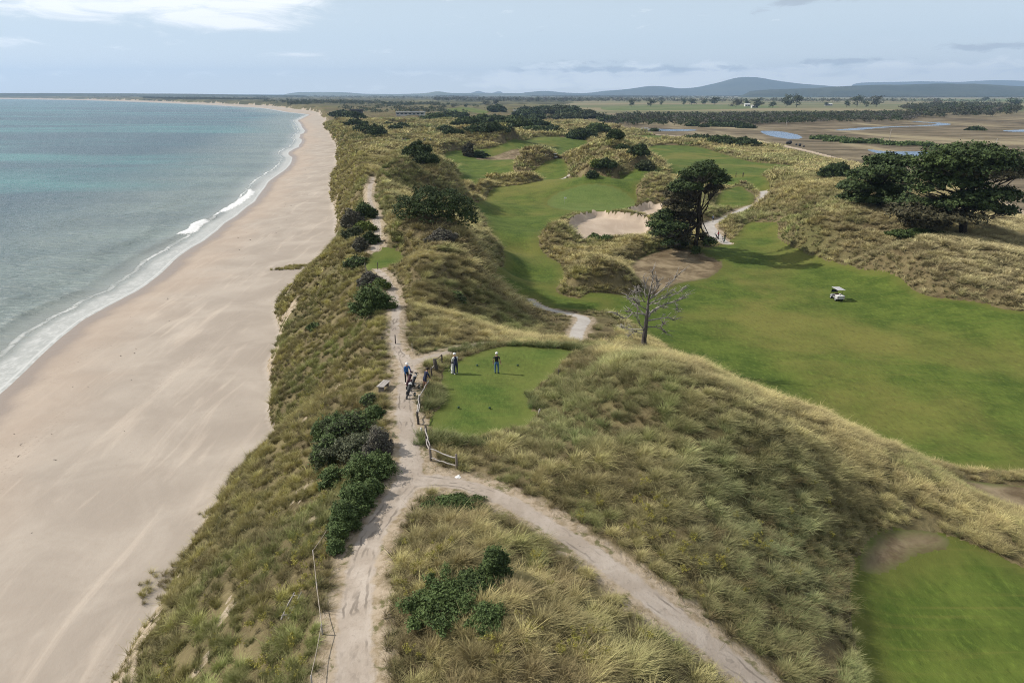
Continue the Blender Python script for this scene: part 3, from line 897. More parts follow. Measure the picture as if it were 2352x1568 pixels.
# ------------------------------------------------------------------ the sea
def mat_sea():
    t = material('sea_water', 0.2, 0.16)
    p = xy(t)
    off = t.attr('off').outputs['Fac']
    big = t.noise(t.mapping(p, (.55, 2.2, 1), (0, 0, R(12))), 0.0042, 4, 0.6, 0.5)
    mid = t.noise(t.mapping(p, (.5, 1.8, 1), (0, 0, R(18))), 0.03, 4, 0.6, 0.4)
    sp = t.new('ShaderNodeSeparateXYZ')
    t.put(sp.inputs[0], t.pos)
    deep = t.mix(t.ramp(big, 0.44, 0.62), (0.032, 0.074, 0.090), (0.060, 0.185, 0.178))
    deep = t.mix(t.math('MULTIPLY', t.ramp(mid, 0.42, 0.66), 0.35), deep, (0.020, 0.048, 0.064))
    teal = t.mix(t.ramp(mid, 0.35, 0.65), (0.125, 0.158, 0.145), (0.175, 0.215, 0.190))
    c = t.mix(t.ramp(t.math('ADD', off, t.math('MULTIPLY', big, 60.0)), 40, 120), teal, deep)
    shal = t.ramp(off, 2.0, 15.0, 1.0, 0.0)
    c = t.mix(t.math('MULTIPLY', shal, 0.75), c, (0.27, 0.265, 0.235))
    # foam: lace on the swash, a thin line where it breaks, some broken crests
    lace = t.noise(t.mapping(p, (1, .5, 1), (0, 0, R(-22))), 1.1, 5, 0.7, 1.2)
    wob = t.math('MULTIPLY', t.noise(p, 0.13, 3, 0.6), 3.4)
    o2 = t.math('ADD', off, wob)
    film = t.math('MULTIPLY', t.ramp(o2, 7.0, 4.4, 0.0, 1.0), t.ramp(lace, 0.40, 0.70, 0.22, 0.52))
    edge = t.math('MULTIPLY', t.ramp(off, 0.0, 0.5), t.ramp(off, 0.3, 1.1, 1.0, 0.0))
    l1 = t.ramp(t.math('ABSOLUTE', t.math('SUBTRACT', o2, 7.4)), 0.12, 0.55, 1.0, 0.0)
    l1 = t.math('MULTIPLY', l1, t.math('MULTIPLY', t.ramp(lace, 0.38, 0.56), t.ramp(t.noise(p, 0.035, 3, 0.6), 0.40, 0.62, 0.15, 1.0)))
    brk = t.attr('brk').outputs['Fac']
    br = t.ramp(t.math('ADD', t.math('MULTIPLY', brk, 0.62), t.math('MULTIPLY', lace, 0.55)), 0.62, 0.78)
    foam = t.math('MAXIMUM', t.math('MAXIMUM', film, t.math('MULTIPLY', edge, 0.6)), t.math('MAXIMUM', l1, br))
    c = t.mix(foam, c, (0.72, 0.72, 0.71))
    t.put(t.b.inputs['Base Color'], c)
    t.put(t.b.inputs['Roughness'], t.math('ADD', 0.26, t.math('MULTIPLY', foam, 0.6)))
    w = t.math('ADD', t.noise(t.mapping(p, (.55, 1.5, 1), (0, 0, R(22))), 0.55, 5, 0.66, 0.3), t.math('MULTIPLY', t.noise(t.mapping(p, (.5, 1.2, 1), (0, 0, R(30))), 0.11, 3, 0.6), 2.0))
    bp = t.new('ShaderNodeBump')
    t.put(bp.inputs['Strength'], t.ramp(off, 2, 16, 0.2, 1.0))
    bp.inputs['Distance'].default_value = 1.1
    t.put(bp.inputs['Height'], w)
    t.put(t.b.inputs['Normal'], bp.outputs[0])
    return t.m


def build_sea():
    ys = [-60.0]
    while ys[-1] < 60000:
        ys.append(ys[-1] + max(1.0, 0.011 * ys[-1]))
    ys = np.array(ys)
    d = np.concatenate([np.linspace(-6, 40, 93), 40 + np.geomspace(1, 50000, 110)])
    yy = np.maximum(ys, 1)
    sl = (np.interp(yy + 12, sh_y, sh_x) - np.interp(yy - 12, sh_y, sh_x)) / 24
    k = np.sqrt(1 + sl ** 2)
    X = shoreX(ys)[:, None] - d[None, :] * k[:, None]
    Y = np.repeat(ys[:, None], len(d), 1)
    off = np.repeat(d[None, :], len(ys), 0)
    # swell line about ten metres out, steeper where it breaks
    g = np.clip(1 - np.abs(ys) / 900, 0, 1)[:, None]
    pos = np.interp(ys, [40, 100, 150, 172, 194, 237, 300, 600, 1200], [9.5, 11, 10, 8.2, 6.8, 4.5, 4, 8, 14])[:, None] + 0.5 * fbm(ys / 9, ys * 0 + 2, 3)[:, None]
    dd = off - pos
    amp = g * (0.55 + 0.35 * fbm(ys / 45, ys * 0 + 5, 2)[:, None])
    sw = amp * np.exp(-np.where(dd > 0, dd / 3.2, dd / 1.3) ** 2)
    pos2 = 24 + 5 * fbm(ys / 80 + 9, ys * 0 + 2, 2)[:, None]
    sw += 0.25 * g * np.exp(-((off - pos2) / 4.0) ** 2)
    for c0, a0, w0 in ((17, .22, 2.4), (34, .24, 4.5), (52, .22, 6.0)):
        ln = c0 + (2 + c0 * .12) * fbm(ys / 55 + c0, ys * 0 + c0, 3)[:, None]
        sw += a0 * g * np.clip(.6 + fbm(ys / 35 - c0, ys * 0, 2)[:, None], 0, 1.3) * np.exp(-((off - ln) / w0) ** 2)
    win = lambda a, b, s_: smooth(a - s_, a + s_, Y) * (1 - smooth(b - s_, b + s_, Y))
    b1 = win(172, 196, 5) + .9 * win(206, 262, 7) + .55 * win(330, 420, 20) + .6 * win(640, 900, 40) + .35 * win(60, 75, 4)
    brk = np.clip(b1, 0, 1) * np.where(dd > 0, np.exp(-(dd / 1.2) ** 2), np.exp(-(dd / (2.2 + Y * .005)) ** 2)) * (Y < 1200)
    Z = 0.03 + sw + 0.05 * fbm(X / 5, Y / 9, 2) * np.clip(off / 6, 0, 1) * (off < 300)
    n, m = X.shape
    i = np.arange(n * m).reshape(n, m)
    f = np.stack([i[:-1, 1:], i[:-1, :-1], i[1:, :-1], i[1:, 1:]], -1).reshape(-1, 4)
    me = npmesh('sea', np.stack([X, Y, Z], -1).reshape(-1, 3), f)
    fattr(me, 'off', off.ravel())
    fattr(me, 'brk', brk.ravel())
    link('sea', me, mat_sea(), kind='structure', label='turquoise sea with small waves breaking on the beach', category='sea')


build_sea()


# ------------------------------------------------------------------ grass: tufts scattered over the dunes
def hidden_collection(name):
    return bpy.data.collections.new(name)


def tuft_mesh(name, n, h, r0, spread, lean, width, seed, droop=0.35):
    g = np.random.default_rng(seed)
    a = g.random(n) * 2 * np.pi
    rr = np.sqrt(g.random(n)) * r0
    bx, by = rr * np.cos(a), rr * np.sin(a)
    out = a + g.normal(0, .5, n)
    L = h * (0.55 + 0.5 * g.random(n))
    tilt = np.abs(g.normal(0, spread, n))
    dx = np.cos(out) * tilt + lean * (0.6 + 0.8 * g.random(n))
    dy = np.sin(out) * tilt + g.normal(0, .12, n)
    side = g.random(n) * np.pi
    wx, wy = np.cos(side) * width, np.sin(side) * width
    V = []
    for lv, wd in ((0, .8), (.42, 1.0), (.78, .75), (1.0, .18)):
        q = lv + droop * lv * lv
        X = bx + dx * L * q
        Y = by + dy * L * q
        hl = np.sqrt(dx * dx + dy * dy)
        Z = L * (lv - 0.28 * droop * hl * lv ** 3 - .25 * hl * lv * lv * .6) - 0.06 * h * (lv == 0)
        V.append(np.stack([X - wx * wd, Y - wy * wd, Z], -1))
        V.append(np.stack([X + wx * wd, Y + wy * wd, Z], -1))
    V = np.stack(V, 1)
    base = np.arange(n)[:, None] * 8
    f = np.concatenate([base + np.array([[k, k + 1, k + 3, k + 2]]) for k in (0, 2, 4)], 0)
    me = npmesh(name, V.reshape(-1, 3), f, False)
    fattr(me, 'tip', np.tile(np.array([0, 0, .42, .42, .78, .78, 1, 1.]), n))
    return me


def mat_grass():
    t = material('marram_blade', 0.8, 0.2)
    c = t.attr('gcol', 'INSTANCER').outputs['Color']
    tip = t.attr('tip').outputs['Fac']
    oi = t.new('ShaderNodeObjectInfo').outputs['Random']
    hs = t.new('ShaderNodeHueSaturation')
    t.put(hs.inputs['Color'], c)
    t.put(hs.inputs['Value'], t.ramp(oi, 0, 1, 0.72, 1.30))
    t.put(hs.inputs['Hue'], t.ramp(oi, 0, 1, 0.49, 0.51))
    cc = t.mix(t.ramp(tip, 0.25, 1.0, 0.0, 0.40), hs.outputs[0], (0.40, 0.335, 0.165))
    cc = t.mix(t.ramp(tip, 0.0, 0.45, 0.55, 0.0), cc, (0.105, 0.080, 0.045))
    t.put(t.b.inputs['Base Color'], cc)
    return t.m


def instancer(name, pts, rot, scl, idx, colr, sources, label, category):
    """one object whose geometry nodes set a source mesh on every point"""
    me = bpy.data.meshes.new(name)
    me.vertices.add(len(pts))
    me.vertices.foreach_set('co', np.ascontiguousarray(pts, dtype=np.float32).ravel())
    for nm, tp, arr in (('rot', 'FLOAT_VECTOR', rot), ('scl', 'FLOAT_VECTOR', scl), ('gcol', 'FLOAT_COLOR', colr)):
        a = me.attributes.new(nm, tp, 'POINT')
        a.data.foreach_set('color' if tp == 'FLOAT_COLOR' else 'vector', np.ascontiguousarray(arr, dtype=np.float32).ravel())
    a = me.attributes.new('idx', 'INT', 'POINT')
    a.data.foreach_set('value', np.ascontiguousarray(idx, dtype=np.int32))
    o = link(name, me, None, kind='stuff', label=label, category=category)
    c = hidden_collection(name + '_source')
    for k, m in enumerate(sources):
        so = bpy.data.objects.new('%s_source_%02d' % (name, k), m)
        c.objects.link(so)
    ng = bpy.data.node_groups.new(name, 'GeometryNodeTree')
    ng.interface.new_socket('Geometry', in_out='INPUT', socket_type='NodeSocketGeometry')
    ng.interface.new_socket('Geometry', in_out='OUTPUT', socket_type='NodeSocketGeometry')
    t = NT(ng)
    gi, go = t.new('NodeGroupInput'), t.new('NodeGroupOutput')
    ci = t.new('GeometryNodeCollectionInfo')
    ci.inputs['Collection'].default_value = c
    ci.inputs['Separate Children'].default_value = True
    ci.inputs['Reset Children'].default_value = True
    ip = t.new('GeometryNodeInstanceOnPoints')
    t.l.new(gi.outputs[0], ip.inputs['Points'])
    t.l.new(ci.outputs[0], ip.inputs['Instance'])
    ip.inputs['Pick Instance'].default_value = True
    def named(nm, tp):
        n = t.new('GeometryNodeInputNamedAttribute', data_type=tp)
        n.inputs['Name'].default_value = nm
        return n.outputs[0]
    t.l.new(named('idx', 'INT'), ip.inputs['Instance Index'])
    e2r = t.new('FunctionNodeEulerToRotation')
    t.l.new(named('rot', 'FLOAT_VECTOR'), e2r.inputs[0])
    t.l.new(e2r.outputs[0], ip.inputs['Rotation'])
    t.l.new(named('scl', 'FLOAT_VECTOR'), ip.inputs['Scale'])
    t.l.new(ip.outputs[0], go.inputs[0])
    md = o.modifiers.new('scatter', 'NODES')
    md.node_group = ng
    return o


STRAW, GREEN, GREY, BROWN, OLIVE = map(np.array, ((0.292, 0.250, 0.112), (0.116, 0.152, 0.044), (0.188, 0.202, 0.082), (0.136, 0.103, 0.056), (0.232, 0.212, 0.072)))


def grass_colour(x, y, s):
    n = len(x)
    a = fbm(x / 11, y / 11, 2) * .5 + .5
    b = fbm(x / 4 + 40, y / 4, 2) * .5 + .5
    c = fbm(x / 23 - 11, y / 23, 2) * .5 + .5
    d = fbm(x / 2.2 + 90, y / 2.2, 2) * .5 + .5
    m = lambda A, B, t: A * (1 - t[:, None]) + B * t[:, None]
    k = np.repeat(STRAW[None], n, 0)
    k = m(k, GREY[None], smooth(.35, .75, a) * .85)
    k = m(k, GREEN[None], smooth(.52, .82, b) * .75)
    k = m(k, BROWN[None], smooth(.60, .85, d) * .8)
    k = m(k, STRAW[None] * 1.08, smooth(.55, .85, c) * .7)
    # the green hollow at the lower right of the big dune, and the lee of the tee
    gx, gy = at(1780, 1250, 10.5)
    k = m(k, np.array([[0.100, 0.138, 0.060]]), 0.9 * np.exp(-(((x - gx) / 6.5) ** 2 + ((y - gy) / 9) ** 2)))
    gx, gy = at(1300, 960, 12.8)
    k = m(k, np.array([[0.12, 0.165, 0.062]]), 0.7 * np.exp(-(((x - gx) / 5) ** 2 + ((y - gy) / 6) ** 2)))
    # seaward front is more olive
    o = np.repeat(OLIVE[None], n, 0)
    o = m(o, GREEN[None] * 1.05, smooth(.45, .8, a) * .8)
    o = m(o, np.array([[0.225, 0.188, 0.058]]), smooth(.55, .85, b) * .7)
    o = m(o, BROWN[None], smooth(.62, .85, d) * .6)
    k = m(k, o, (s < 1.12) * 0.85)
    # hill beyond the right fairway is drier
    hx = smooth(0.42, 0.56, x / np.maximum(y, 1)) * smooth(80, 100, y)
    k = m(k, np.array([[0.275, 0.235, 0.135]]), hx * .75)
    e = fbm(x / 1.4 + 9, y / 1.4, 2)
    return k * (1.15 + 0.48 * e[:, None]) * (0.92 + 0.2 * np.random.default_rng(1).random((n, 1)))


BUSHZ = []        # filled by the shrubs: (x, y, radius), kept free of grass


def scatter_grass():
    mg = mat_grass()
    src = []
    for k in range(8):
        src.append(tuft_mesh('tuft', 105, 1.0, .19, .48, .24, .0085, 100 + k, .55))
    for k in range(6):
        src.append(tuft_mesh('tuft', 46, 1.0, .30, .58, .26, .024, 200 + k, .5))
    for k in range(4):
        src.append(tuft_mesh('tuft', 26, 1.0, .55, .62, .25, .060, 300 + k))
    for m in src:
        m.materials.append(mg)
    g = np.random.default_rng(11)
    P, S, ID, PV = [], [], [], []
    for y0, y1, den, sc, lo, hi in ((10, 45, 10.5, .64, 0, 8), (45, 85, 8.0, .70, 0, 8), (85, 140, 4.0, .90, 8, 14), (140, 230, 1.5, 1.15, 8, 14), (230, 420, .55, 1.5, 14, 18), (420, 800, .12, 2.6, 14, 18)):
        xa, xb = -0.42 * y1 - 24, 0.86 * y1 + 14
        n = int((xb - xa) * (y1 - y0) * den)
        par = None
        if y0 < 140:                     # tussocks: tufts gathered round a root
            fam = 5 if y0 < 85 else 4
            m0 = n // fam
            pq = g.random((2, m0))
            par = np.repeat(g.random(m0), fam)
            x = np.repeat(xa + (xb - xa) * pq[0], fam) + g.normal(0, .21 * sc, m0 * fam)
            y = np.repeat(y0 + (y1 - y0) * pq[1], fam) + g.normal(0, .21 * sc, m0 * fam)
        else:
            x = xa + (xb - xa) * g.random(n)
            y = y0 + (y1 - y0) * g.random(n)
            par = g.random(n)
        k = np.abs(x) < 0.84 * y + 13
        x, y, par = x[k], y[k], par[k]
        tx = toeX(y)
        k = x > tx + 0.15
        x, y, tx, par = x[k], y[k], tx[k], par[k]
        idx, flat, trk = classify(x, y)
        kinds = np.array([-1] + [KINDS.index(r['kind']) for r in REG])[idx + 1]
        k = (kinds <= 0)
        shoulder = 0.28 + 0.5 * (fbm(x / 2.5, y / 2.5, 2) * .5 + .5)
        k &= (trk > shoulder) & (flat > 0.15)
        k &= ~((trk < 3.6) & (np.hypot(x - PQ[0], y - PQ[1]) < 15))       # trodden edge of the gravel path
        s = (x - tx) / np.maximum(crestX(y) - tx, 3)
        bm = bare_mask(x, y)
        k &= g.random(len(x)) > bm * .80
        thin = fbm(x / 3.0 + 70, y / 3.0, 2) * .5 + .5
        k &= g.random(len(x)) < np.where(s < 1, .95, .62 + .6 * thin)
        for bx, by, br in BUSHZ:
            if y0 - br < by < y1 + br:
                k &= (x - bx) ** 2 + (y - by) ** 2 > (br * .55) ** 2
        x, y, s, flat, trk, par = x[k], y[k], s[k], flat[k], trk[k], par[k]
        n = len(x)
        size = sc * (0.50 + 0.62 * par + 0.22 * g.random(n)) * np.clip(0.62 + 0.16 * np.minimum(flat, trk), .5, 1.0) * (0.8 + .3 * (fbm(x / 6, y / 6, 2) * .5 + .5))
        size = np.where(s < 1, size * .78, size)
        P.append(np.stack([x, y, height(x, y) - 0.02], -1))
        S.append(np.stack([size * (1.0 + .35 * g.random(n)), size * (1.0 + .35 * g.random(n)), size], -1))
        ID.append(g.integers(lo, hi, n))
        PV.append(par)
    # short matted growth between the tussocks
    for y0, y1, den in ((10, 45, 4.0), (45, 85, 3.4), (85, 150, 1.4)):
        xa, xb = -0.42 * y1 - 24, 0.86 * y1 + 14
        n = int((xb - xa) * (y1 - y0) * den)
        x = xa + (xb - xa) * g.random(n)
        y = y0 + (y1 - y0) * g.random(n)
        idx, flat, trk = classify(x, y)
        kinds = np.array([-1] + [KINDS.index(r['kind']) for r in REG])[idx + 1]
        k = (kinds <= 0) & (np.abs(x) < .84 * y + 13) & (x > toeX(y) + .2) & (trk > .3) & (flat > .05) & (g.random(n) > bare_mask(x, y) * .9) & (fbm(x / 3.3 + 21, y / 3.3, 2) > -.35)
        for bx, by, br in BUSHZ:
            if y0 - br < by < y1 + br:
                k &= (x - bx) ** 2 + (y - by) ** 2 > (br * .5) ** 2
        x, y = x[k], y[k]
        n = len(x)
        P.append(np.stack([x, y, height(x, y) - .02], -1))
        q = .26 + .26 * g.random(n)
        S.append(np.stack([q * 1.5, q * 1.5, q], -1))
        ID.append(g.integers(8, 14, n) if y0 > 80 else g.integers(0, 8, n))
        PV.append(np.full(n, -2.0))
    # single tussocks: pixel, spread in metres, count, size
    for px, py, sx_, sy_, n, sc in ((990, 925, .35, .8, 46, .72), (997, 905, .35, .5, 30, .72), (1055, 806, .9, .25, 30, .6), (1120, 797, 1.2, .25, 30, .6), (1200, 794, 1.6, .25, 34, .6), (1280, 798, 1.2, .3, 34, .7), (1315, 803, .5, .4, 26, .9), (1228, 925, .4, .8, 24, .7),
                                 (350, 1352, .5, .8, 16, .5), (395, 1345, .4, .4, 8, .45), (410, 1305, .5, .8, 16, .5), (425, 1290, .4, .4, 10, .45), (660, 618, 1.5, .5, 70, .55), (680, 612, 1.3, .4, 50, .55), (470, 1180, .4, .3, 6, .4), (600, 1040, .5, .5, 10, .45), (265, 1560, .5, .4, 10, .4), (1005, 1010, .9, .3, 30, .7), (1040, 1018, 1.0, .3, 30, .75)):
        c0 = hit(px, py)
        x = c0[0] + g.normal(0, sx_, n)
        y = c0[1] + g.normal(0, sy_, n)
        P.append(np.stack([x, y, height(x, y) - .02], -1))
        q = sc * (.7 + .5 * g.random(n))
        S.append(np.stack([q, q, q], -1))
        ID.append(g.integers(0, 8, n))
        PV.append(np.full(n, -1.0 if px > 900 else .5))
    PV = np.concatenate(PV)
    P, S, ID = np.concatenate(P), np.concatenate(S), np.concatenate(ID)
    n = len(P)
    rot = np.stack([g.normal(0, .08, n), g.normal(0, .08, n), g.normal(0, .75, n)], -1)
    sx = (P[:, 0] - toeX(P[:, 1])) / np.maximum(crestX(P[:, 1]) - toeX(P[:, 1]), 3)
    gc = grass_colour(P[:, 0], P[:, 1], sx) * np.where(PV < 0, 1, .72 + .56 * PV)[:, None]
    m2 = PV == -2
    tone = g.random((m2.sum(), 1))
    gc[m2] = np.array([[.075, .088, .028]]) * (1 - tone) + np.array([[.125, .095, .048]]) * tone
    gc[PV == -1] = np.array([.105, .145, .05]) * (.8 + .4 * g.random(((PV == -1).sum(), 1)))
    c = np.concatenate([gc, np.ones((n, 1))], 1)
    print('tufts', n)
    instancer('dune_grass', P, rot, S, ID, c, src, 'straw and olive marram tussocks covering the dunes', 'grass')


# ------------------------------------------------------------------ plants: leaf clouds and limbs
def mat_leaf(name, dark, light, tipc=None, rough=0.75):
    t = material(name, rough, 0.25)
    lv = t.attr('lv').outputs['Fac']
    n = t.noise(t.pos, 0.7, 3, 0.6)
    c = t.mix(t.math('ADD', t.math('MULTIPLY', lv, 0.7), t.math('MULTIPLY', t.ramp(n, 0.35, 0.65), 0.3)), dark, light)
    if tipc:
        c = t.mix(t.ramp(lv, 0.80, 0.97, 0.0, 0.8), c, tipc)
    t.put(t.b.inputs['Base Color'], c)
    return t.m


def mat_bark(name, a, b, sc=3.0):
    t = material(name, 0.95, 0.1)
    n = t.noise(t.mapping(t.pos, (1, 1, .3)), sc, 5, 0.7, 0.4)
    t.put(t.b.inputs['Base Color'], t.mix(t.ramp(n, 0.35, 0.68), a, b))
    bumped(t, n, 0.8, 0.08)
    return t.m


LEAF = dict(
    dark=mat_leaf('leaf_dark', (0.014, 0.026, 0.008), (0.052, 0.078, 0.020)),
    green=mat_leaf('leaf_green', (0.020, 0.036, 0.009), (0.080, 0.114, 0.029)),
    lime=mat_leaf('leaf_lime', (0.045, 0.070, 0.012), (0.125, 0.155, 0.025)),
    grey=mat_leaf('leaf_grey', (0.050, 0.045, 0.038), (0.125, 0.115, 0.092)),
    mauve=mat_leaf('leaf_mauve', (0.052, 0.048, 0.034), (0.128, 0.120, 0.085), (0.16, 0.17, 0.09)),
    flower=mat_leaf('leaf_flower', (0.050, 0.058, 0.030), (0.120, 0.130, 0.070), (0.34, 0.33, 0.24)),
    pine=mat_leaf('leaf_pine', (0.018, 0.032, 0.011), (0.066, 0.096, 0.026)),
    pineb=mat_leaf('leaf_pine_brown', (0.034, 0.030, 0.017), (0.080, 0.074, 0.034)),
    gum=mat_leaf('leaf_gum', (0.028, 0.038, 0.017), (0.082, 0.096, 0.042)),
    rush=mat_leaf('leaf_rush', (0.045, 0.075, 0.020), (0.095, 0.135, 0.040)),
    yellow=mat_leaf('leaf_yellow', (0.14, 0.14, 0.03), (0.30, 0.26, 0.05), (0.42, 0.36, 0.05)),
    scrub=mat_leaf('leaf_scrub', (0.022, 0.026, 0.014), (0.070, 0.070, 0.036)),
)
BARK = dict(pine=mat_bark('bark_pine', (0.020, 0.016, 0.012), (0.060, 0.048, 0.038)),
            dead=mat_bark('bark_dead', (0.055, 0.046, 0.042), (0.185, 0.165, 0.15), 2.2),
            pale=mat_bark('bark_silver', (0.17, 0.152, 0.136), (0.36, 0.335, 0.305), 4.0),
            grey=mat_bark('bark_grey', (0.055, 0.047, 0.040), (0.130, 0.115, 0.10)))


def leaf_cloud(name, blobs, n, size, seed, shell=.62, clump=10, flatb=-0.45, up=0.35):
    """leaf-sized quads through the volume of the blobs (cx,cy,cz,rx,ry,rz)"""
    g = np.random.default_rng(seed)
    B = np.array(blobs, float)
    w = B[:, 3] * B[:, 4] + B[:, 4] * B[:, 5] + B[:, 3] * B[:, 5]
    nc = max(1, n // clump)
    bi = g.choice(len(B), nc, p=w / w.sum())
    d = g.normal(size=(nc, 3))
    d /= np.linalg.norm(d, axis=1)[:, None]
    d[:, 2] = np.where(d[:, 2] < flatb, -d[:, 2], d[:, 2])
    lump = 1 + 0.33 * vnoise(d[:, 0] * 2.3 + bi * 7.1 + seed, d[:, 1] * 2.3 + d[:, 2] * 3.1) + .10 * vnoise(d[:, 0] * 6 + bi, d[:, 1] * 6 + d[:, 2] * 5)
    rad = (shell + (1 - shell) * np.sqrt(g.random(nc))) * lump
    cpos = B[bi, :3] + d * rad[:, None] * B[bi, 3:]
    P = np.repeat(cpos, clump, 0)
    D = np.repeat(d, clump, 0)
    N = len(P)
    spread = size * 1.15
    P = P + g.normal(size=(N, 3)) * spread * np.array([1, 1, .6])
    nr = D * .55 + g.normal(size=(N, 3)) * .55 + np.array([0, 0, up])
    nr /= np.linalg.norm(nr, axis=1)[:, None]
    a = np.cross(nr, g.normal(size=(N, 3)))
    a /= np.linalg.norm(a, axis=1)[:, None]
    b = np.cross(nr, a)
    s = size * (0.45 + 1.1 * g.random(N) ** 2)[:, None]
    a, b = a * s, b * s * .62
    V = np.stack([P - a, P - b, P + a, P + b], 1).reshape(-1, 3)
    f = np.arange(N * 4).reshape(-1, 4)
    me = npmesh(name, V, f, False)
    cl = np.repeat(g.random(nc), clump) * .6 + g.random(N) * .4
    fattr(me, 'lv', np.repeat(cl, 4))
    return me


def tubes(name, limbs, sides=6):
    """limbs: list of (points, radii) -> one mesh of tapered tubes"""
    V, Fc, k = [], [], 0
    an = np.arange(sides) * 2 * np.pi / sides
    for pts, rad in limbs:
        p = np.array(pts, float)
        r = np.array(rad, float)
        t = np.gradient(p, axis=0)
        t /= np.linalg.norm(t, axis=1)[:, None] + 1e-9
        ref = np.array([0.31, 0.87, 0.38])
        u = np.cross(t, ref)
        u /= np.linalg.norm(u, axis=1)[:, None] + 1e-9
        v = np.cross(t, u)
        ring = p[:, None] + (u[:, None] * np.cos(an)[None, :, None] + v[:, None] * np.sin(an)[None, :, None]) * r[:, None, None]
        V.append(ring.reshape(-1, 3))
        m = len(p)
        i = k + np.arange(m * sides).reshape(m, sides)
        Fc.append(np.stack([i[:-1], np.roll(i[:-1], -1, 1), np.roll(i[1:], -1, 1), i[1:]], -1).reshape(-1, 4))
        k += m * sides
        # end caps
        V.append(p[[0, -1]])
        c0, c1 = k, k + 1
        k += 2
        a0, a1 = i[0], i[-1]
        Fc.append(np.stack([np.full(sides, c0), np.roll(a0, -1), a0, a0], -1))
        Fc.append(np.stack([np.full(sides, c1), a1, np.roll(a1, -1), np.roll(a1, -1)], -1))
    V = np.concatenate(V)
    Fc = np.concatenate(Fc)
    me = bpy.data.meshes.new(name)
    me.from_pydata(V.tolist(), [], [tuple(dict.fromkeys(q)) for q in Fc.tolist()])
    me.polygons.foreach_set('use_smooth', np.ones(len(me.polygons), dtype=bool))
    me.update()
    return me


def thing(name, loc, label, category, group=None, rz=0.0):
    o = bpy.data.objects.new(name, None)
    o.empty_display_size = 0.2
    col.objects.link(o)
    o.location = loc
    o.rotation_euler = (0, 0, rz)
    o['label'] = label
    o['category'] = category
    if group:
        o['group'] = group
    return o


def bend(a, b, sag, n=5, rnd=0.0, g=random):
    a, b = Vector(a), Vector(b)
    out = []
    for i in range(n):
        t = i / (n - 1)
        p = a.lerp(b, t) + Vector((0, 0, sag * 4 * t * (1 - t)))
        if 0 < i < n - 1 and rnd:
            p += Vector((g.uniform(-rnd, rnd), g.uniform(-rnd, rnd), g.uniform(-rnd, rnd)))
        out.append(tuple(p))
    return out


def taper(r0, r1, n):
    return [r0 + (r1 - r0) * i / (n - 1) for i in range(n)]


# ---- shrubs: centre pixel, half size in pixels
SHRUB_N = [0]


def shrub(px, py, rx, ry, kind, label, category='shrub', group=None, blobs=None, leaf=None, n=None, name='shrub', deep=0.8, seat=0.55):
    """one shrub whose foot stands on the ground under the pixel"""
    SHRUB_N[0] += 1
    sd_ = 500 + SHRUB_N[0]
    g = random.Random(sd_)
    x, y, z = hit(px, py + ry * seat)
    d = math.sqrt(x * x + y * y + (CZ - z) ** 2)
    mpp = d / math.hypot(F, 0) * 0.98
    sa = (CZ - z) / d
    ca = math.sqrt(1 - sa * sa)
    w = rx * mpp * 1.12
    hh = math.sqrt(max((ry * mpp) ** 2 - (w * deep * sa) ** 2, (0.45 * ry * mpp) ** 2)) / ca
    h = hh * 1.25
    y += w * deep * 0.55
    z = hz(x, y)
    BUSHZ.append((x, y, w))
    o = thing(name, (x, y, z), label, category, group)
    if blobs is None:
        blobs = [(0, 0, h * .42, w * .66, w * deep * .68, h * .72)]
        for k in range(22):
            a = k * 0.62 + g.uniform(-.3, .3)
            q = g.uniform(.30, 1.05)
            blobs.append((math.cos(a) * w * q, math.sin(a) * w * deep * q, h * g.uniform(.10, .95) * (1.2 - q * .75), w * g.uniform(.10, .30), w * deep * g.uniform(.10, .30), h * g.uniform(.14, .42)))
    else:
        blobs = [(a * w, b * w * deep, c * h, d_ * w, e * w * deep, f * h) for a, b, c, d_, e, f in blobs]
    pix = 2.3 * mpp
    lf = leaf or (max(0.05, pix * 0.85) if d > 90 else max(.045, pix * .8))
    vol = sum(b[3] * b[4] + b[4] * b[5] * .8 + b[3] * b[5] * .8 for b in blobs)
    cnt = n or int(min(24000, max(260, 17.0 * vol / (lf * lf))))
    link('crown', leaf_cloud('crown', blobs, cnt, lf, sd_, shell=.55), LEAF[kind], o)
    if d < 95:                      # paler shoots that break the outline
        tip = {'green': 'rush', 'dark': 'green', 'gum': 'rush', 'flower': 'flower', 'grey': 'mauve', 'mauve': 'grey'}.get(kind, 'green')
        bl2 = [(b[0] * 1.1, b[1] * 1.1, b[2] * 1.02, b[3] * 1.12, b[4] * 1.12, b[5] * 1.18) for b in blobs]
        link('outer_foliage', leaf_cloud('outer_foliage', bl2, int(cnt * .16), lf * 1.15, sd_ + 7000, shell=.86, clump=5, up=.8), LEAF[tip], o, kind='stuff')
    limbs = []
    for b in blobs[:6]:
        p = bend((g.uniform(-.1, .1) * w, g.uniform(-.1, .1) * w, -0.1), (b[0], b[1], max(b[2], .2)), 0.1 * h, 4, .04 * w, g)
        limbs.append((p, taper(max(.035, .04 * h), .012, 4)))
    link('stem', tubes('stem', limbs, 5), BARK['grey'], o)
    return o


ORD = ('leftmost', 'second', 'third', 'fourth', 'fifth', 'sixth', 'seventh', 'eighth', 'ninth', 'tenth', 'eleventh', 'twelfth', 'thirteenth', 'fourteenth')


def row(items, kinds, noun, place, group, **kw):
    for i, q in enumerate(sorted(items)):
        o = ORD[i] if i == 0 else ('rightmost' if i == len(items) - 1 else ORD[i])
        lab = '%s %s %s' % (o, noun, place) if o.endswith('most') else '%s %s from the left %s' % (o, noun, place)
        shrub(*q, kinds[(int(q[0]) * 7) % len(kinds)], lab, group=group, **kw)


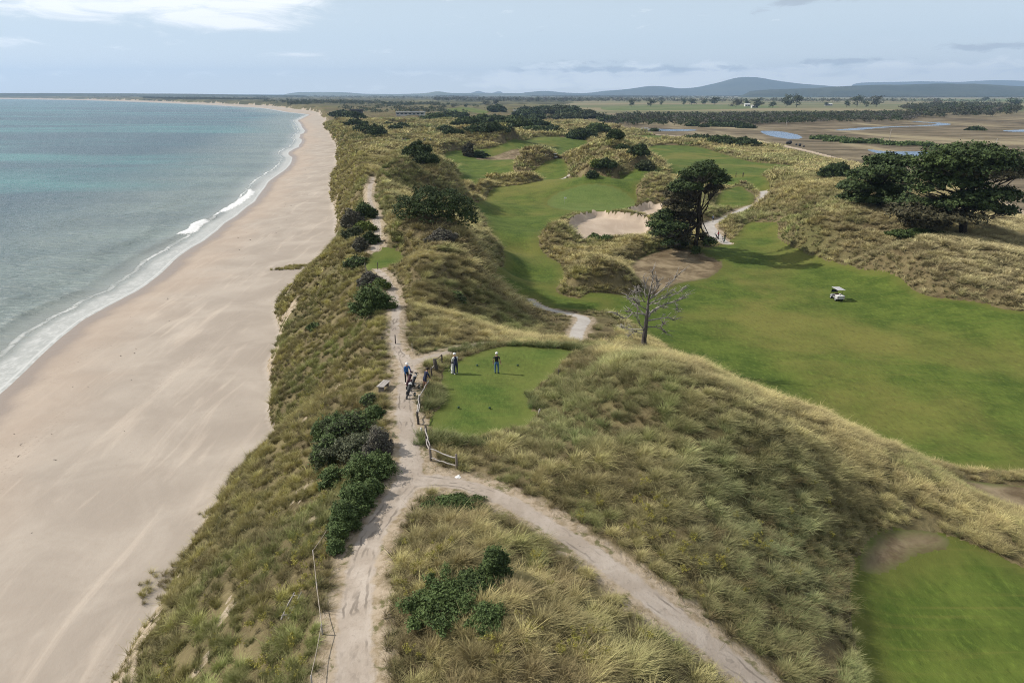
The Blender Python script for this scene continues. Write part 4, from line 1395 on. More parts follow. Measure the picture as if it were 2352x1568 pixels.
def plant_shrubs():
    S = shrub
    # beside the near track
    S(755, 1050, 30, 40, 'gum', 'dull green scrub on the seaward flank of the clump at the junction', deep=1.0)
    S(868, 1030, 26, 40, 'grey', 'grey twiggy scrub between the clump and the track', deep=1.2)
    S(790, 1200, 30, 44, 'rush', 'low pale green scrub trailing down beside the near track', deep=1.3)
    S(868, 1075, 24, 34, 'dark', 'dark scrub at the track edge of the junction clump', deep=1.1)
    S(797, 1005, 62, 52, 'gum', 'dark grey-green shrub at the back of the clump left of the track junction')
    S(820, 1040, 64, 40, 'flower', 'greyish flowering shrub in the middle of the clump left of the track junction')
    S(840, 1095, 62, 50, 'green', 'bright green dense shrub spilling towards the track junction')
    S(812, 1155, 36, 34, 'green', 'low green shrub at the foot of the clump left of the junction')
    S(770, 985, 30, 26, 'dark', 'small dark shrub on the seaward side of the clump left of the junction')
    row(((778, 1232, 20, 26), (768, 1262, 14, 18), (858, 955, 18, 20), (848, 925, 16, 18), (852, 1130, 20, 26), (735, 1000, 20, 22), (760, 1105, 26, 26)), ('rush', 'green', 'gum'), 'low wind-clipped scrub', 'in the strip beside the track', 'low scrub strip beside the track', deep=1.1)
    # wedge between the tracks
    S(985, 1410, 44, 36, 'green', 'green creeping shrub at the left side of the wedge thicket', deep=1.1)
    S(1095, 1360, 52, 40, 'dark', 'dark creeping shrub at the back of the wedge thicket', deep=1.1)
    S(1120, 1430, 40, 30, 'green', 'green creeping shrub at the right front of the wedge thicket', deep=1.1)
    S(1040, 1405, 84, 46, 'green', 'wide dark green creeping shrub in the wedge between the tracks', deep=1.0)
    S(1135, 1315, 28, 50, 'dark', 'narrow dark shrub beside the creeping shrub in the wedge', deep=1.2)
    S(1040, 1160, 56, 24, 'green', 'low green shrub at the tip of the wedge between the tracks', deep=.7)
    # along the crest path
    S(852, 705, 44, 42, 'green', 'large green shrub left of the sand path above the bench')
    S(848, 650, 24, 20, 'mauve', 'bare mauve-grey shrub at the bend of the crest path')
    S(872, 655, 17, 14, 'lime', 'small yellow-green shrub at the bend of the crest path')
    S(720, 755, 13, 10, 'green', 'small round green bush alone on the seaward dune face')
    S(836, 492, 22, 24, 'green', 'rounded dark green shrub at the top of the crest thicket')
    S(808, 512, 22, 28, 'mauve', 'mauve-grey bare shrub on the seaward side of the crest thicket')
    S(835, 525, 20, 16, 'lime', 'yellow-green shrub in the middle of the crest thicket')
    S(812, 540, 22, 18, 'gum', 'grey-green shrub low in the crest thicket')
    S(848, 552, 18, 17, 'dark', 'dark shrub at the near end of the crest thicket beside the path')
    S(826, 568, 14, 20, 'mauve', 'thin mauve shrub below the crest thicket')
    S(820, 608, 26, 14, 'gum', 'grey-green shrub on the sea side of the small crest tee', deep=.6)
    # the big dark one
    S(990, 492, 92, 44, 'dark', 'very large dark evergreen thicket on the hill left of the fairway corridor', deep=.7,
      blobs=[(-.55, 0, .35, .38, .7, .55), (-.15, 0, .62, .42, .8, .72), (.25, 0, .55, .42, .85, .7), (.62, .1, .25, .38, .7, .6), (0, -.4, .2, .6, .5, .5), (.8, 0, -.1, .22, .5, .5)])
    S(1012, 552, 30, 20, 'grey', 'grey-brown shrub below the large dark thicket')
    S(1050, 690, 18, 16, 'gum', 'small dark shrub on the slope behind the tee')
    # the bunker pair
    S(1366, 546, 12, 8.5, 'rush', 'left one of the two small shrubs in the large bunker')
    S(1393, 549, 15, 8.5, 'rush', 'right one of the two small shrubs in the large bunker')
    # middle distance
    S(958, 352, 26, 22, 'dark', 'tall dark shrub on the mound left of the middle fairway')
    S(975, 372, 24, 16, 'dark', 'lower dark shrub spreading below the tall one left of the middle fairway')
    S(1076, 348, 12, 22, 'pineb', 'brown wind-bent shrub on the ridge beyond the middle fairway')
    S(1100, 358, 18, 8, 'dark', 'low dark shrub right of the wind-bent brown one')
    S(1372, 392, 13, 12, 'lime', 'bright green tufted shrub on top of the bushy mound')
    S(1392, 397, 16, 14, 'dark', 'dark shrub on top of the bushy mound')
    S(1360, 404, 11, 10, 'dark', 'small dark shrub on the left flank of the bushy mound')
    S(1430, 343, 16, 8, 'dark', 'dark shrub at the top of the broad dune behind the bushy mound')
    S(1468, 362, 20, 16, 'dark', 'dark shrub on the right flank of the broad dune')
    S(1482, 384, 16, 14, 'gum', 'dull shrub at the right foot of the broad dune')
    S(1335, 312, 34, 16, 'dark', 'large dark bush at the far end of the middle fairway')
    S(1370, 300, 28, 14, 'green', 'green bush behind the large dark bush at the far end')
    S(1413, 316, 17, 15, 'dark', 'rounded dark bush beside the bright river fairway')
    S(1268, 300, 22, 11, 'dark', 'dark bush on the mound at the head of the middle fairway')
    # road side pair
    S(1612, 319, 34, 7, 'dark', 'low dark bush at the left end of the roadside clump', deep=.6)
    S(1660, 326, 26, 13, 'green', 'dark green bush in the middle of the roadside clump')
    S(1706, 330, 34, 12, 'dark', 'dark bush at the right end of the roadside clump')
    # crest, far left
    row(((836, 300, 24, 13), (862, 303, 22, 14), (815, 285, 20, 10), (802, 268, 26, 9), (780, 262, 20, 6)), ('dark',), 'dark evergreen shrub', 'on the far seaward crest', 'dark shrubs on the far seaward crest')
    row(((905, 297, 15, 6), (922, 291, 14, 7), (890, 288, 12, 6)), ('dark',), 'dark shrub', 'beside the bright far left fairway', 'dark shrubs beside the far left fairway')
    row(((1000, 272, 30, 9), (1040, 268, 34, 9), (1075, 285, 30, 13), (1105, 282, 30, 11), (1140, 280, 34, 12), (1180, 283, 36, 13), (1215, 288, 34, 12), (1130, 300, 30, 12), (1175, 300, 40, 10), (1225, 300, 30, 9), (1245, 290, 22, 8), (1041, 306, 20, 8), (1022, 298, 22, 8), (1085, 300, 20, 9)),
        ('dark', 'green', 'dark'), 'bushy tree', 'in the thicket beyond the middle fairway', 'thicket beyond the middle fairway')
    row(((1140, 253, 20, 9), (1215, 262, 30, 9), (1250, 256, 34, 10), (1285, 256, 34, 12), (1320, 262, 30, 12), (1345, 268, 26, 11), (1230, 272, 26, 7), (1205, 255, 16, 6), (1300, 272, 34, 8), (1400, 275, 22, 9), (1375, 268, 16, 7)),
        ('dark', 'gum', 'dark'), 'dark tree', 'in the grove around the white houses', 'grove around the white houses')
    row(((1890, 318, 22, 5), (1930, 322, 26, 6), (1970, 326, 26, 6), (2010, 327, 24, 5), (2050, 331, 20, 4), (2090, 332, 24, 4), (2130, 333, 16, 4), (2180, 342, 30, 5)), ('rush',), 'green rush bed', 'between the ponds on the marsh', 'rush beds between the ponds', category='rushes', name='rush_bed', deep=.5)
    row(((1593, 287, 12, 6), (1620, 290, 9, 4), (1650, 288, 20, 6), (1690, 288, 22, 7), (1715, 292, 16, 5), (1503, 300, 8, 4)), ('dark',), 'low dark bush', 'on the river flat below the scrub belt', 'bushes on the river flat')
    S(2245, 298, 12, 4, 'dark', 'lone dark bush in the middle of the brown marsh')


# ---- trees with limbs
def pine(name, px, py, pads, trunk, label, n_leaf, leaf, kinds, height_up=None, cat='tree', seed=1, depth=0.55, ground=None, twigs=40, trunk_r=0.5, fat=1.0):
    """pads: (px, py, rx, ry, material) foliage plates seen at the tree's distance; trunk: pixel path from the foot up"""
    g = random.Random(seed)
    x, y, z = ground or hit(px, py)
    mpp = y / (CP - (py - IH / 2) / F * SP) / F
    o = thing(name, (x, y, z), label, cat)
    def loc(a, b, dy=0.0):
        fx_, fy_, fz_ = far(a, b, y + dy)
        return (fx_ - x, dy, fz_ - z)
    tp = [(0, 0, -.4)] + [loc(a, b) for a, b in trunk]
    nt = len(tp)
    tr = link('trunk', tubes('trunk', [(chaikin(np.array(tp), 1, False), taper(trunk_r, trunk_r * .35, len(chaikin(np.array(tp), 1, False))))], 9), BARK['pine'], o)
    by = {}
    limbs, tw = [], []
    for a, b, rx, ry, k in pads:
        rxm, rym = rx * mpp * fat, ry * mpp * fat
        for rep in range(2):
            dy = g.uniform(-1, 1) * depth * 260 * mpp * .3 if rep == 0 else g.uniform(-1, 1) * depth * 260 * mpp * .55
            q = loc(a + g.uniform(-.15, .15) * rx, b + g.uniform(-.15, .15) * ry, dy)
            sc = 1.0 if rep == 0 else .8
            by.setdefault(k, []).append((q[0], q[1], q[2], rxm * sc, rxm * sc * .75, rym * sc))
            j = min(nt - 1, max(1, int(nt * (0.35 + .6 * g.random()))))
            s0 = tp[j]
            if s0[2] > q[2]:
                s0 = tp[max(1, j - 1)]
            limbs.append((bend(s0, (q[0], q[1], q[2] - rym * .3), -0.05 * rxm, 5, .25, g), taper(trunk_r * .34, .05, 5)))
            for w in range(max(1, twigs // len(pads))):
                e = (q[0] + g.uniform(-1, 1) * rxm, q[1] + g.uniform(-1, 1) * rxm * .6, q[2] + g.uniform(-1, .2) * rym)
                tw.append((bend((q[0] * .6, q[1] * .6, (q[2] - rym * .3) * .85), e, 0.2, 4, .2, g), taper(.06, .018, 4)))
    for i, (k, bl) in enumerate(by.items()):
        tot = sum(b[3] * b[4] for b in bl)
        al = sum(sum(b[3] * b[4] for b in v) for v in by.values())
        link('crown', leaf_cloud('crown', bl, int(n_leaf * tot / al), leaf, seed * 31 + i, shell=.35, clump=14, flatb=-.25, up=.7), LEAF[k], o)
    link('limb', tubes('limb', limbs, 6), BARK['pine'], tr)
    link('branch', tubes('branch', tw, 4), BARK['grey'], tr, kind='stuff')
    BUSHZ.append((x, y, 1.2))
    return o


def plant_trees():
    c7 = lambda l: [(1834.6 + a * .22, 301 + b * .22, rx * .22, ry * .22, k) for a, b, rx, ry, k in l]
    c8 = lambda l: [(1411.2 + a * .156, 357.5 + b * .156, rx * .156, ry * .156, k) for a, b, rx, ry, k in l]
    P, Q, L = 'pine', 'pineb', 'green'
    pine('pine_tree', 2213, 546, c7([(1800, 235, 330, 85, P), (1480, 320, 230, 85, L), (2080, 310, 240, 85, P), (1750, 380, 420, 90, P), (2230, 400, 190, 70, P), (2420, 380, 160, 60, P), (1330, 480, 170, 110, P), (1620, 540, 300, 100, P), (2000, 440, 260, 55, Q),
                             (1270, 620, 110, 60, P), (1950, 690, 300, 62, P), (2150, 640, 120, 46, P), (1330, 770, 320, 70, P), (1720, 760, 260, 55, P), (1230, 840, 240, 50, Q), (1500, 900, 330, 52, Q), (1330, 960, 190, 36, Q), (2180, 850, 130, 55, P), (1620, 905, 90, 25, L), (1950, 800, 160, 40, P)]),
         [(2212, 520), (2214, 500), (2222, 478), (2235, 455), (2232, 420), (2235, 390), (2232, 362)], 'huge spreading dark pine, rightmost of the trees on the hill crest', 70000, .27, 'pine', seed=3, fat=1.28, twigs=150, trunk_r=.75)
    pine('pine_tree', 2018, 476, c7([(950, 305, 210, 62, P), (820, 345, 130, 40, P), (1060, 350, 110, 60, P), (900, 420, 230, 50, P), (680, 480, 190, 70, P), (1000, 510, 190, 80, P), (600, 585, 160, 65, P), (840, 620, 240, 70, P), (1060, 600, 120, 60, P), (560, 690, 150, 32, P), (760, 720, 200, 36, P), (1000, 690, 140, 40, P)]),
         [(2017, 468), (2020, 450), (2024, 430), (2030, 410), (2034, 385), (2038, 368)], 'dark layered pine left of the huge one on the hill crest', 40000, .27, 'pine', seed=5, fat=1.2, twigs=60, trunk_r=.55)
    shrub(1926, 398, 38, 21, 'dark', 'small round dark tree left of the layered pine on the crest', category='tree', name='round_tree', leaf=.22)
    shrub(2110, 540, 50, 12, 'green', 'low yellow-green undergrowth beneath the huge pine', deep=.5)
    M = [(1618, 388, 30, 15, P), (1600, 400, 32, 14, P), (1640, 402, 24, 14, P), (1658, 412, 20, 13, P), (1630, 418, 30, 12, P), (1582, 415, 26, 14, P), (1565, 430, 28, 15, P), (1595, 432, 26, 13, P), (1552, 450, 26, 15, Q), (1580, 455, 26, 14, Q), (1645, 432, 18, 9, Q), (1540, 470, 22, 13, Q), (1566, 478, 26, 14, Q), (1530, 488, 18, 9, P),
         (1522, 502, 26, 13, P), (1548, 500, 24, 14, Q), (1508, 516, 22, 11, L), (1532, 522, 28, 14, P), (1560, 522, 24, 15, P), (1518, 536, 22, 12, P), (1545, 542, 28, 14, P), (1572, 545, 20, 14, Q), (1560, 562, 26, 12, P), (1538, 560, 20, 10, P), (1585, 500, 16, 16, Q), (1628, 556, 16, 12, L), (1615, 545, 12, 10, Q)]
    pine('pine_tree', 1597, 577, M, [(1598, 560), (1602, 540), (1604, 515), (1605, 490), (1606, 465), (1610, 440), (1614, 415), (1618, 395)], 'tall wedge-shaped half-bare pine standing alone beside the concrete path', 64000, .20, 'pine', seed=9, twigs=480, trunk_r=.5, fat=1.05)
    x, y, z = hit(1599, 584)
    o = thing('ivy_clump', (x, y + .5, hz(x, y + .5)), 'dark green ivy clump around the foot of the half-bare pine', 'shrub')
    link('crown', leaf_cloud('crown', [(0, 0, .6, .95, .9, 1.0)], 900, .16, 77), LEAF['green'], o)
    link('stem', tubes('stem', [([(0.75, 0, -.1), (0.75, 0, .4), (.75, .1, 1.2)], [.06, .05, .03])], 5), BARK['grey'], o)


def dead_tree():
    x, y = map(float, at(1480, 797, 6.2))
    z = hz(x, y)
    o = thing('dead_tree', (x, y, z), 'bare silver-grey dead tree at the edge of the broad fairway', 'tree')
    g = random.Random(4)
    def loc(c, dy=0.0):
        fx_, fy_, fz_ = far(1392.4 + c[0] * .132, 602.1 + c[1] * .132, y + dy)
        return (fx_ - x, dy, fz_ - z)
    tr = [(660, 1470), (655, 1360), (672, 1250), (690, 1100), (705, 950), (720, 820), (730, 700), (742, 600), (765, 500)]
    tp = [(0.0, 0, -.4)] + [loc(c) for c in tr]
    tp = chaikin(np.array(tp), 1, False)
    trunk = link('trunk', tubes('trunk', [(tp, taper(.37, .07, len(tp)))], 9), BARK['dead'], o)
    BR = [[(730, 950), (780, 860), (930, 770), (1100, 710), (1300, 645), (1440, 600)], [(750, 720), (880, 660), (1000, 620), (1180, 490)], [(985, 640), (1180, 570), (1330, 480)],
          [(760, 640), (900, 540), (1060, 410), (1140, 350), (1205, 265)], [(742, 580), (790, 380), (820, 260), (800, 190)], [(690, 620), (665, 500), (690, 390), (645, 260)],
          [(690, 930), (560, 810), (450, 700), (375, 610)], [(700, 820), (560, 740), (470, 650)], [(665, 690), (600, 570), (545, 500)], [(690, 690), (560, 668), (480, 665)],
          [(660, 905), (540, 885), (470, 880), (380, 960), (290, 985), (200, 900)], [(670, 1180), (560, 1050), (530, 950), (550, 730)], [(660, 1175), (400, 1160), (285, 1145)], [(650, 1240), (480, 1205), (400, 1285)],
          [(715, 1020), (900, 985), (1110, 960), (1160, 1010)], [(700, 1120), (920, 1130), (1050, 1250)], [(935, 1130), (1010, 1080)], [(730, 900), (850, 850)], [(750, 560), (850, 500), (910, 430)],
          [(745, 600), (600, 480), (500, 540)], [(720, 760), (840, 700), (1010, 800)], [(735, 690), (880, 400), (895, 350)], [(1200, 690), (1260, 860)], [(470, 880), (420, 850), (370, 870)]]
    limbs, tw = [], []
    for i, b in enumerate(BR):
        sgn = g.uniform(-1, 1)
        pts = []
        for j, c in enumerate(b):
            pts.append(loc(c, sgn * 1.9 * j / (len(b) - 1)))
        r0 = (.16, .10, .07, .11, .09, .08, .11, .08, .07, .06, .09, .09, .08, .06, .10, .08)[i] if i < 16 else .045
        p = chaikin(np.array(pts), 1, False)
        limbs.append((p, taper(r0, .026, len(p))))
        for _ in range(9):                     # side limbs
            k = g.randrange(len(p) // 3, len(p))
            s0 = p[k]
            d = (p[-1] - p[0]) * g.uniform(.15, .35) + np.array([g.uniform(-.6, .6), g.uniform(-.6, .6), g.uniform(-.3, .7)])
            e = [tuple(s0), tuple(s0 + d * .5 + np.array([0, 0, .1])), tuple(s0 + d)]
            tw.append((e, [.046, .034, .016]))
        for _ in range(16):
            k = g.randrange(len(p) // 2, len(p))
            s0 = p[k]
            d = np.array([g.uniform(-.9, .9), g.uniform(-.8, .8), g.uniform(-.5, .8)]) * g.uniform(.3, 1.0)
            tw.append(([tuple(s0), tuple(s0 + d * .5 + np.array([0, 0, .06])), tuple(s0 + d)], [.026, .020, .012]))
    for l in limbs:
        link('branch', tubes('branch', [l], 6), BARK['pale'], o)
    link('twig', tubes('twig', tw, 3), BARK['pale'], o, kind='stuff')


# ------------------------------------------------------------------ far country: hills, woods, farm trees, houses
def mat_hill(name, a, b, sc):
    t = material(name, 0.95, 0.05)
    n = t.noise(t.pos, sc, 5, 0.65)
    f = t.noise(t.pos, sc * 14, 4, 0.7)
    c = t.mix(t.ramp(n, 0.4, 0.62), a, b)
    c = t.mix(t.math('MULTIPLY', t.ramp(f, 0.45, 0.7), 0.5), c, tuple(v * .5 for v in a))
    t.put(t.b.inputs['Base Color'], c)
    bumped(t, f, 1.0, 25)
    return t.m


def ridge(name, sil, Y, depth, mat, label, nx=160, ny=26, rough=0.06, base=1.0):
    s = np.array(sil, float)
    px = np.linspace(s[0, 0], s[-1, 0], nx)
    py = np.interp(px, s[:, 0], s[:, 1])
    # round the corners of the traced outline
    k = np.ones(5) / 5
    py = np.convolve(np.pad(py, 2, 'edge'), k, 'valid')
    dx, dy, dz = ray(px, py)
    t = Y / dy
    X, H = dx * t, np.maximum(CZ + dz * t, base + 1)
    v = np.linspace(-1, 1, ny)
    prof = np.cos(v * np.pi / 2) ** 1.3
    Yg = Y + v[:, None] * depth * (1 + 0 * X[None])
    Xg = X[None, :] * (Yg / Y)
    amp = H * rough
    n = fbm(Xg / (depth * .22), Yg / (depth * .22), 4)
    ends = np.clip(np.minimum(np.arange(nx), np.arange(nx)[::-1]) / 5.0, 0, 1)[None]
    Z = base - 4 + (H[None] - base + 4) * prof[:, None] * ends + n * amp[None] * np.minimum(prof[:, None] * 2.5, 1) * ends * np.where(np.abs(v[:, None]) < .12, .25, 1)
    i = np.arange(nx * ny).reshape(ny, nx)
    f = np.stack([i[:-1, :-1], i[:-1, 1:], i[1:, 1:], i[1:, :-1]], -1).reshape(-1, 4)
    link(name, npmesh(name, np.stack([Xg, Yg, Z], -1).reshape(-1, 3), f), mat, kind='structure', label=label, category='hill')


def build_hills():
    wood = mat_hill('hill_forest', (0.028, 0.036, 0.016), (0.055, 0.060, 0.028), 0.0012)
    farm = mat_hill('hill_pasture', (0.045, 0.055, 0.022), (0.115, 0.120, 0.055), 0.0009)
    ridge('hill', [(1176, 215.5), (1251, 208.5), (1301, 213.5), (1346, 214.5), (1391, 209), (1436, 206), (1491, 197.5), (1526, 198.5), (1561, 204), (1601, 201), (1651, 190), (1685, 180), (1701, 177), (1736, 177.5), (1786, 186), (1841, 193), (1901, 197.5), (2000, 206), (2100, 215)], 15000, 2600, wood, 'broad blue mountain with a rounded summit on the horizon', rough=.03)
    ridge('hill', [(1690, 216), (1726, 209), (1776, 206), (1876, 202.5), (1951, 197.5), (2026, 196), (2151, 193), (2241, 192.5), (2301, 196), (2352, 200), (2500, 198), (2800, 204), (3100, 214)], 8500, 1700, wood, 'long dark wooded ridge on the right in front of the mountain', rough=.05, nx=220)
    ridge('hill', [(1930, 200), (1976, 190), (2126, 187), (2200, 189), (2276, 184.5), (2352, 186), (2500, 188), (2800, 200), (2900, 210)], 19000, 1500, wood, 'faint far blue range above the wooded ridge', rough=.03)
    ridge('hill', [(640, 218), (685, 212), (749, 211.5), (795, 212.5), (839, 216), (919, 216.5), (979, 214.5), (1003, 209.8), (1035, 214), (1079, 214), (1180, 214), (1260, 215.5)], 14000, 2400, farm, 'low pasture hills behind the far end of the beach', rough=.04)
    ridge('hill', [(1075, 216), (1095, 209.5), (1101, 208.8), (1112, 213), (1130, 214), (1142, 210.5), (1150, 210.5), (1160, 215)], 19500, 700, wood, 'two tiny pointed peaks far off on the horizon', rough=.02, nx=60)
    ridge('hill', [(-500, 213), (-200, 213.5), (0, 214), (150, 214.5), (300, 215), (430, 215.8), (540, 217.5), (660, 218.5), (740, 219.5)], 7200, 900, wood, 'low dark wooded land across the bay', rough=.05, nx=140)


def source_trees(kinds, n, leaf, seed, tall=1.0):
    out = []
    for k in range(len(kinds)):
        g = random.Random(seed + k)
        bl = [(0, 0, .62, .42, .42, .34)] + [(g.uniform(-.38, .38), g.uniform(-.38, .38), g.uniform(.3, .8) * tall, g.uniform(.18, .32), g.uniform(.18, .32), g.uniform(.16, .3)) for _ in range(6)]
        m = leaf_cloud('tree', bl, n, leaf, seed + k, shell=.4, clump=6)
        m.materials.append(LEAF[kinds[k]])
        out.append(m)
    return out


def scatter_wood(name, poly, count, hmin, hmax, kinds, label, seed, patch=0.0, n=110, z0=2.2):
    g = np.random.default_rng(seed)
    w = atl(poly, z0)
    lo, hi = w.min(0), w.max(0)
    rg = dict(poly=w)
    P = np.zeros((0, 2))
    while len(P) < count:
        q = lo + (hi - lo) * g.random((count * 3, 2))
        # even in the picture rather than on the ground: thin out with distance
        d, _, _ = sdf(rg, q[:, 0], q[:, 1])
        k = (d < 0)
        if patch:
            sc = (hi[1] - lo[1]) * .12
            k &= fbm(q[:, 0] / sc + seed, q[:, 1] / sc, 3) > patch
        idx, _, _ = classify(q[:, 0], q[:, 1])
        k &= ~np.isin(idx, [i for i, r in enumerate(REG) if r['kind'] in ('water', 'fairway', 'road')])
        k &= q[:, 0] > crestX(q[:, 1]) - 5
        P = np.concatenate([P, q[k]])
        if k.sum() == 0:
            break
    P = P[:count]
    m = len(P)
    z = height(P[:, 0], P[:, 1]) - .3
    h = hmin + (hmax - hmin) * g.random(m) ** 1.5
    S = np.stack([h * (1.0 + .5 * g.random(m)), h * (1.0 + .5 * g.random(m)), h], -1)
    rot = np.stack([np.zeros(m), np.zeros(m), g.random(m) * 6.28], -1)
    instancer(name, np.column_stack([P, z]), rot, S, g.integers(0, len(kinds), m), np.ones((m, 4)), source_trees(kinds, n, .085, seed), label, 'scrub')


def far_woods():
    scatter_wood('scrub_belt', [(1395, 289), (1430, 276), (1411, 268), (1600, 266), (1900, 264), (2110, 262), (2100, 276), (2060, 279), (1880, 283), (1740, 287), (1600, 288.5), (1480, 290)], 1500, 5.5, 9, ('scrub', 'dark', 'scrub', 'gum', 'dark', 'grey'), 'long dark belt of dense scrub across the marsh', 41)
    scatter_wood('scrub_patch', [(2060, 277), (2110, 262), (2070, 252), (2120, 245), (2220, 243), (2320, 246), (2345, 256), (2320, 264), (2270, 271), (2180, 269)], 900, 6, 14, ('scrub', 'gum', 'grey', 'dark', 'scrub'), 'mixed grey-green scrub on the right edge of the marsh', 42, patch=-.15)
    scatter_wood('dune_wood', [(330, 231.5), (480, 236), (620, 242), (740, 254), (850, 259), (960, 262), (1060, 253), (1100, 246), (1000, 240), (800, 236), (600, 230), (330, 226)], 3000, 4, 9, ('dark', 'gum', 'dark', 'scrub'), 'dark scrub covered dunes beyond the end of the beach', 43, patch=-.15, z0=6)
    scatter_wood('coast_wood', [(-400, 221.5), (200, 225), (330, 230), (600, 230), (800, 228), (1000, 228), (1000, 222), (600, 221), (-400, 219.5)], 1700, 7, 14, ('dark', 'gum', 'scrub'), 'dark woodland along the far shore of the bay', 44, patch=-.05, n=70, z0=8)
    scatter_wood('plain_wood', [(1000, 238), (1100, 240), (1350, 237), (1600, 236), (2100, 237), (2700, 238), (2700, 222), (2000, 221), (1300, 221), (1000, 223)], 9000, 9, 17, ('gum', 'scrub', 'gum', 'grey'), 'broken lines of woodland across the far plain', 45, patch=.12, n=70)
    scatter_wood('far_scrub', [(830, 262), (880, 268), (960, 262), (1000, 270), (1080, 262), (1150, 250), (1100, 240), (900, 240), (840, 250)], 260, 3, 6, ('dark', 'gum', 'dark'), 'scattered dark scrub among the furthest golf dunes', 46, patch=.1, z0=5)


FARM = [  # px, foot py, height px, width px, kind, label
    (1805, 247, 25, 20, 'gum', 'tall full gum tree, left one of the big pair behind the green paddock'),
    (1829, 247, 26, 22, 'gum', 'tall full gum tree, right one of the big pair behind the green paddock'),
    (1775, 248, 12, 16, 'dark', 'low round tree left of the big gum pair'),
    (1740, 248, 18, 26, 'gum', 'broad tree beside the farm sheds'),
    (1714, 243, 14, 12, 'dark', 'dark tree above the farm sheds'),
    (1690, 247, 14, 24, 'scrub', 'wide grey-green tree left of the farm sheds'),
    (1640, 241, 15, 22, 'gum', 'broad dark tree group member standing over the paddock centre'),
    (1619, 241, 12, 14, 'dark', 'small dark tree left of the broad paddock tree'),
    (1588, 241, 12, 18, 'gum', 'dark tree over the left half of the paddock'),
    (1570, 241, 11, 12, 'dark', 'small tree furthest left over the paddock'),
    (1495, 246, 15, 18, 'gum', 'tree on the left end of the green paddock, right one'),
    (1451, 246, 15, 12, 'gum', 'tree on the left end of the green paddock, left one'),
    (1520, 242, 8, 8, 'dark', 'tiny round tree in the left half of the paddock'),
    (1968, 245, 22, 24, 'gum', 'tallest of the dark trees standing above the scrub belt'),
    (1944, 246, 12, 12, 'dark', 'small conical tree left of the tallest one above the scrub belt'),
    (1988, 246, 11, 10, 'dark', 'small tree right of the tallest one above the scrub belt'),
    (2012, 246, 20, 24, 'scrub', 'open crowned grey tree above the right end of the scrub belt'),
    (1898, 243, 7, 10, 'dark', 'tiny dark tree alone on the pale field'),
    (2148, 245, 12, 26, 'grey', 'pale bare tree above the right-hand scrub'),
    (2325, 243, 16, 28, 'dark', 'dark flat-topped tree at the right edge of the plain'),
    (2262, 232, 7, 18, 'dark', 'dark far tree below the end of the wooded ridge'),
    (1140, 245, 12, 14, 'scrub', 'grey-green tree behind the grove of the white houses'),
    (1116, 246, 7, 18, 'scrub', 'pale low tree left of the grey-green one behind the houses'),
    (1070, 250, 6, 9, 'dark', 'tiny round dark tree on the pale far fairway'),
    (1318, 258, 14, 14, 'grey', 'bare grey tree rising from the grove by the white houses'),
]


def farm_trees():
    cache = {}
    for i, (px, py, hp, wp, kind, lab) in enumerate(FARM):
        x, y = map(float, at(px, py, 2.4))
        z = hz(x, y)
        mpp = y / F / .94
        h, w = hp * mpp * 1.05, wp * mpp
        key = (kind, i % 3)
        if key not in cache:
            g = random.Random(900 + i)
            bl = [(0, 0, .54, .42, .42, .42)] + [(g.uniform(-.36, .36), g.uniform(-.36, .36), g.uniform(.16, .84), g.uniform(.18, .28), g.uniform(.18, .28), g.uniform(.13, .22)) for _ in range(9)]
            cache[key] = (leaf_cloud('crown', bl, 700, .062, 900 + i, shell=.4, clump=7),
                          tubes('trunk', [([(0, 0, -.03), (.01, 0, .25), (0, .01, .6)], [.030, .024, .012])] + [([(0, 0, .28), (b[0] * .5, b[1] * .5, .45), b[:3]], [.014, .011, .005]) for b in bl[1:6]], 5))
        cm, tm = cache[key]
        o = thing('farm_tree', (x, y, z), lab, 'tree', 'trees on the far plain', rz=i * 1.3)
        for nm, m, mt in (('crown', cm, LEAF[kind]), ('trunk', tm, BARK['grey'])):
            c = link(nm, m, mt, o)
            c.scale = (w, w, h)


def boxv(x0, x1, y0, y1, z0, z1):
    v = np.array([[x, y, z] for z in (z0, z1) for y in (y0, y1) for x in (x0, x1)], float)
    f = [(0, 2, 3, 1), (4, 5, 7, 6), (0, 1, 5, 4), (2, 6, 7, 3), (0, 4, 6, 2), (1, 3, 7, 5)]
    return v, f


def boxes(name, bs, bevel=0.0):
    """several boxes of ONE part as a mesh"""
    bm = bmesh.new()
    for b in bs:
        v, f = boxv(*b)
        vs = [bm.verts.new(p) for p in v]
        for q in f:
            bm.faces.new([vs[i] for i in q])
    if bevel:
        bmesh.ops.bevel(bm, geom=list(bm.edges), offset=bevel, segments=2, affect='EDGES', profile=.5)
    bmesh.ops.recalc_face_normals(bm, faces=bm.faces)
    me = bpy.data.meshes.new(name)
    bm.to_mesh(me)
    bm.free()
    return me


def plain_mat(name, c, rough=0.6, spec=0.3, metal=0.0, vary=0.25, sc=6.0):
    t = material(name, rough, spec)
    n = t.noise(t.pos, sc, 4, 0.65)
    t.put(t.b.inputs['Base Color'], t.mix(t.ramp(n, 0.35, 0.7), tuple(v * (1 - vary) for v in c), c))
    t.b.inputs['Metallic'].default_value = metal
    return t.m


MT = {}


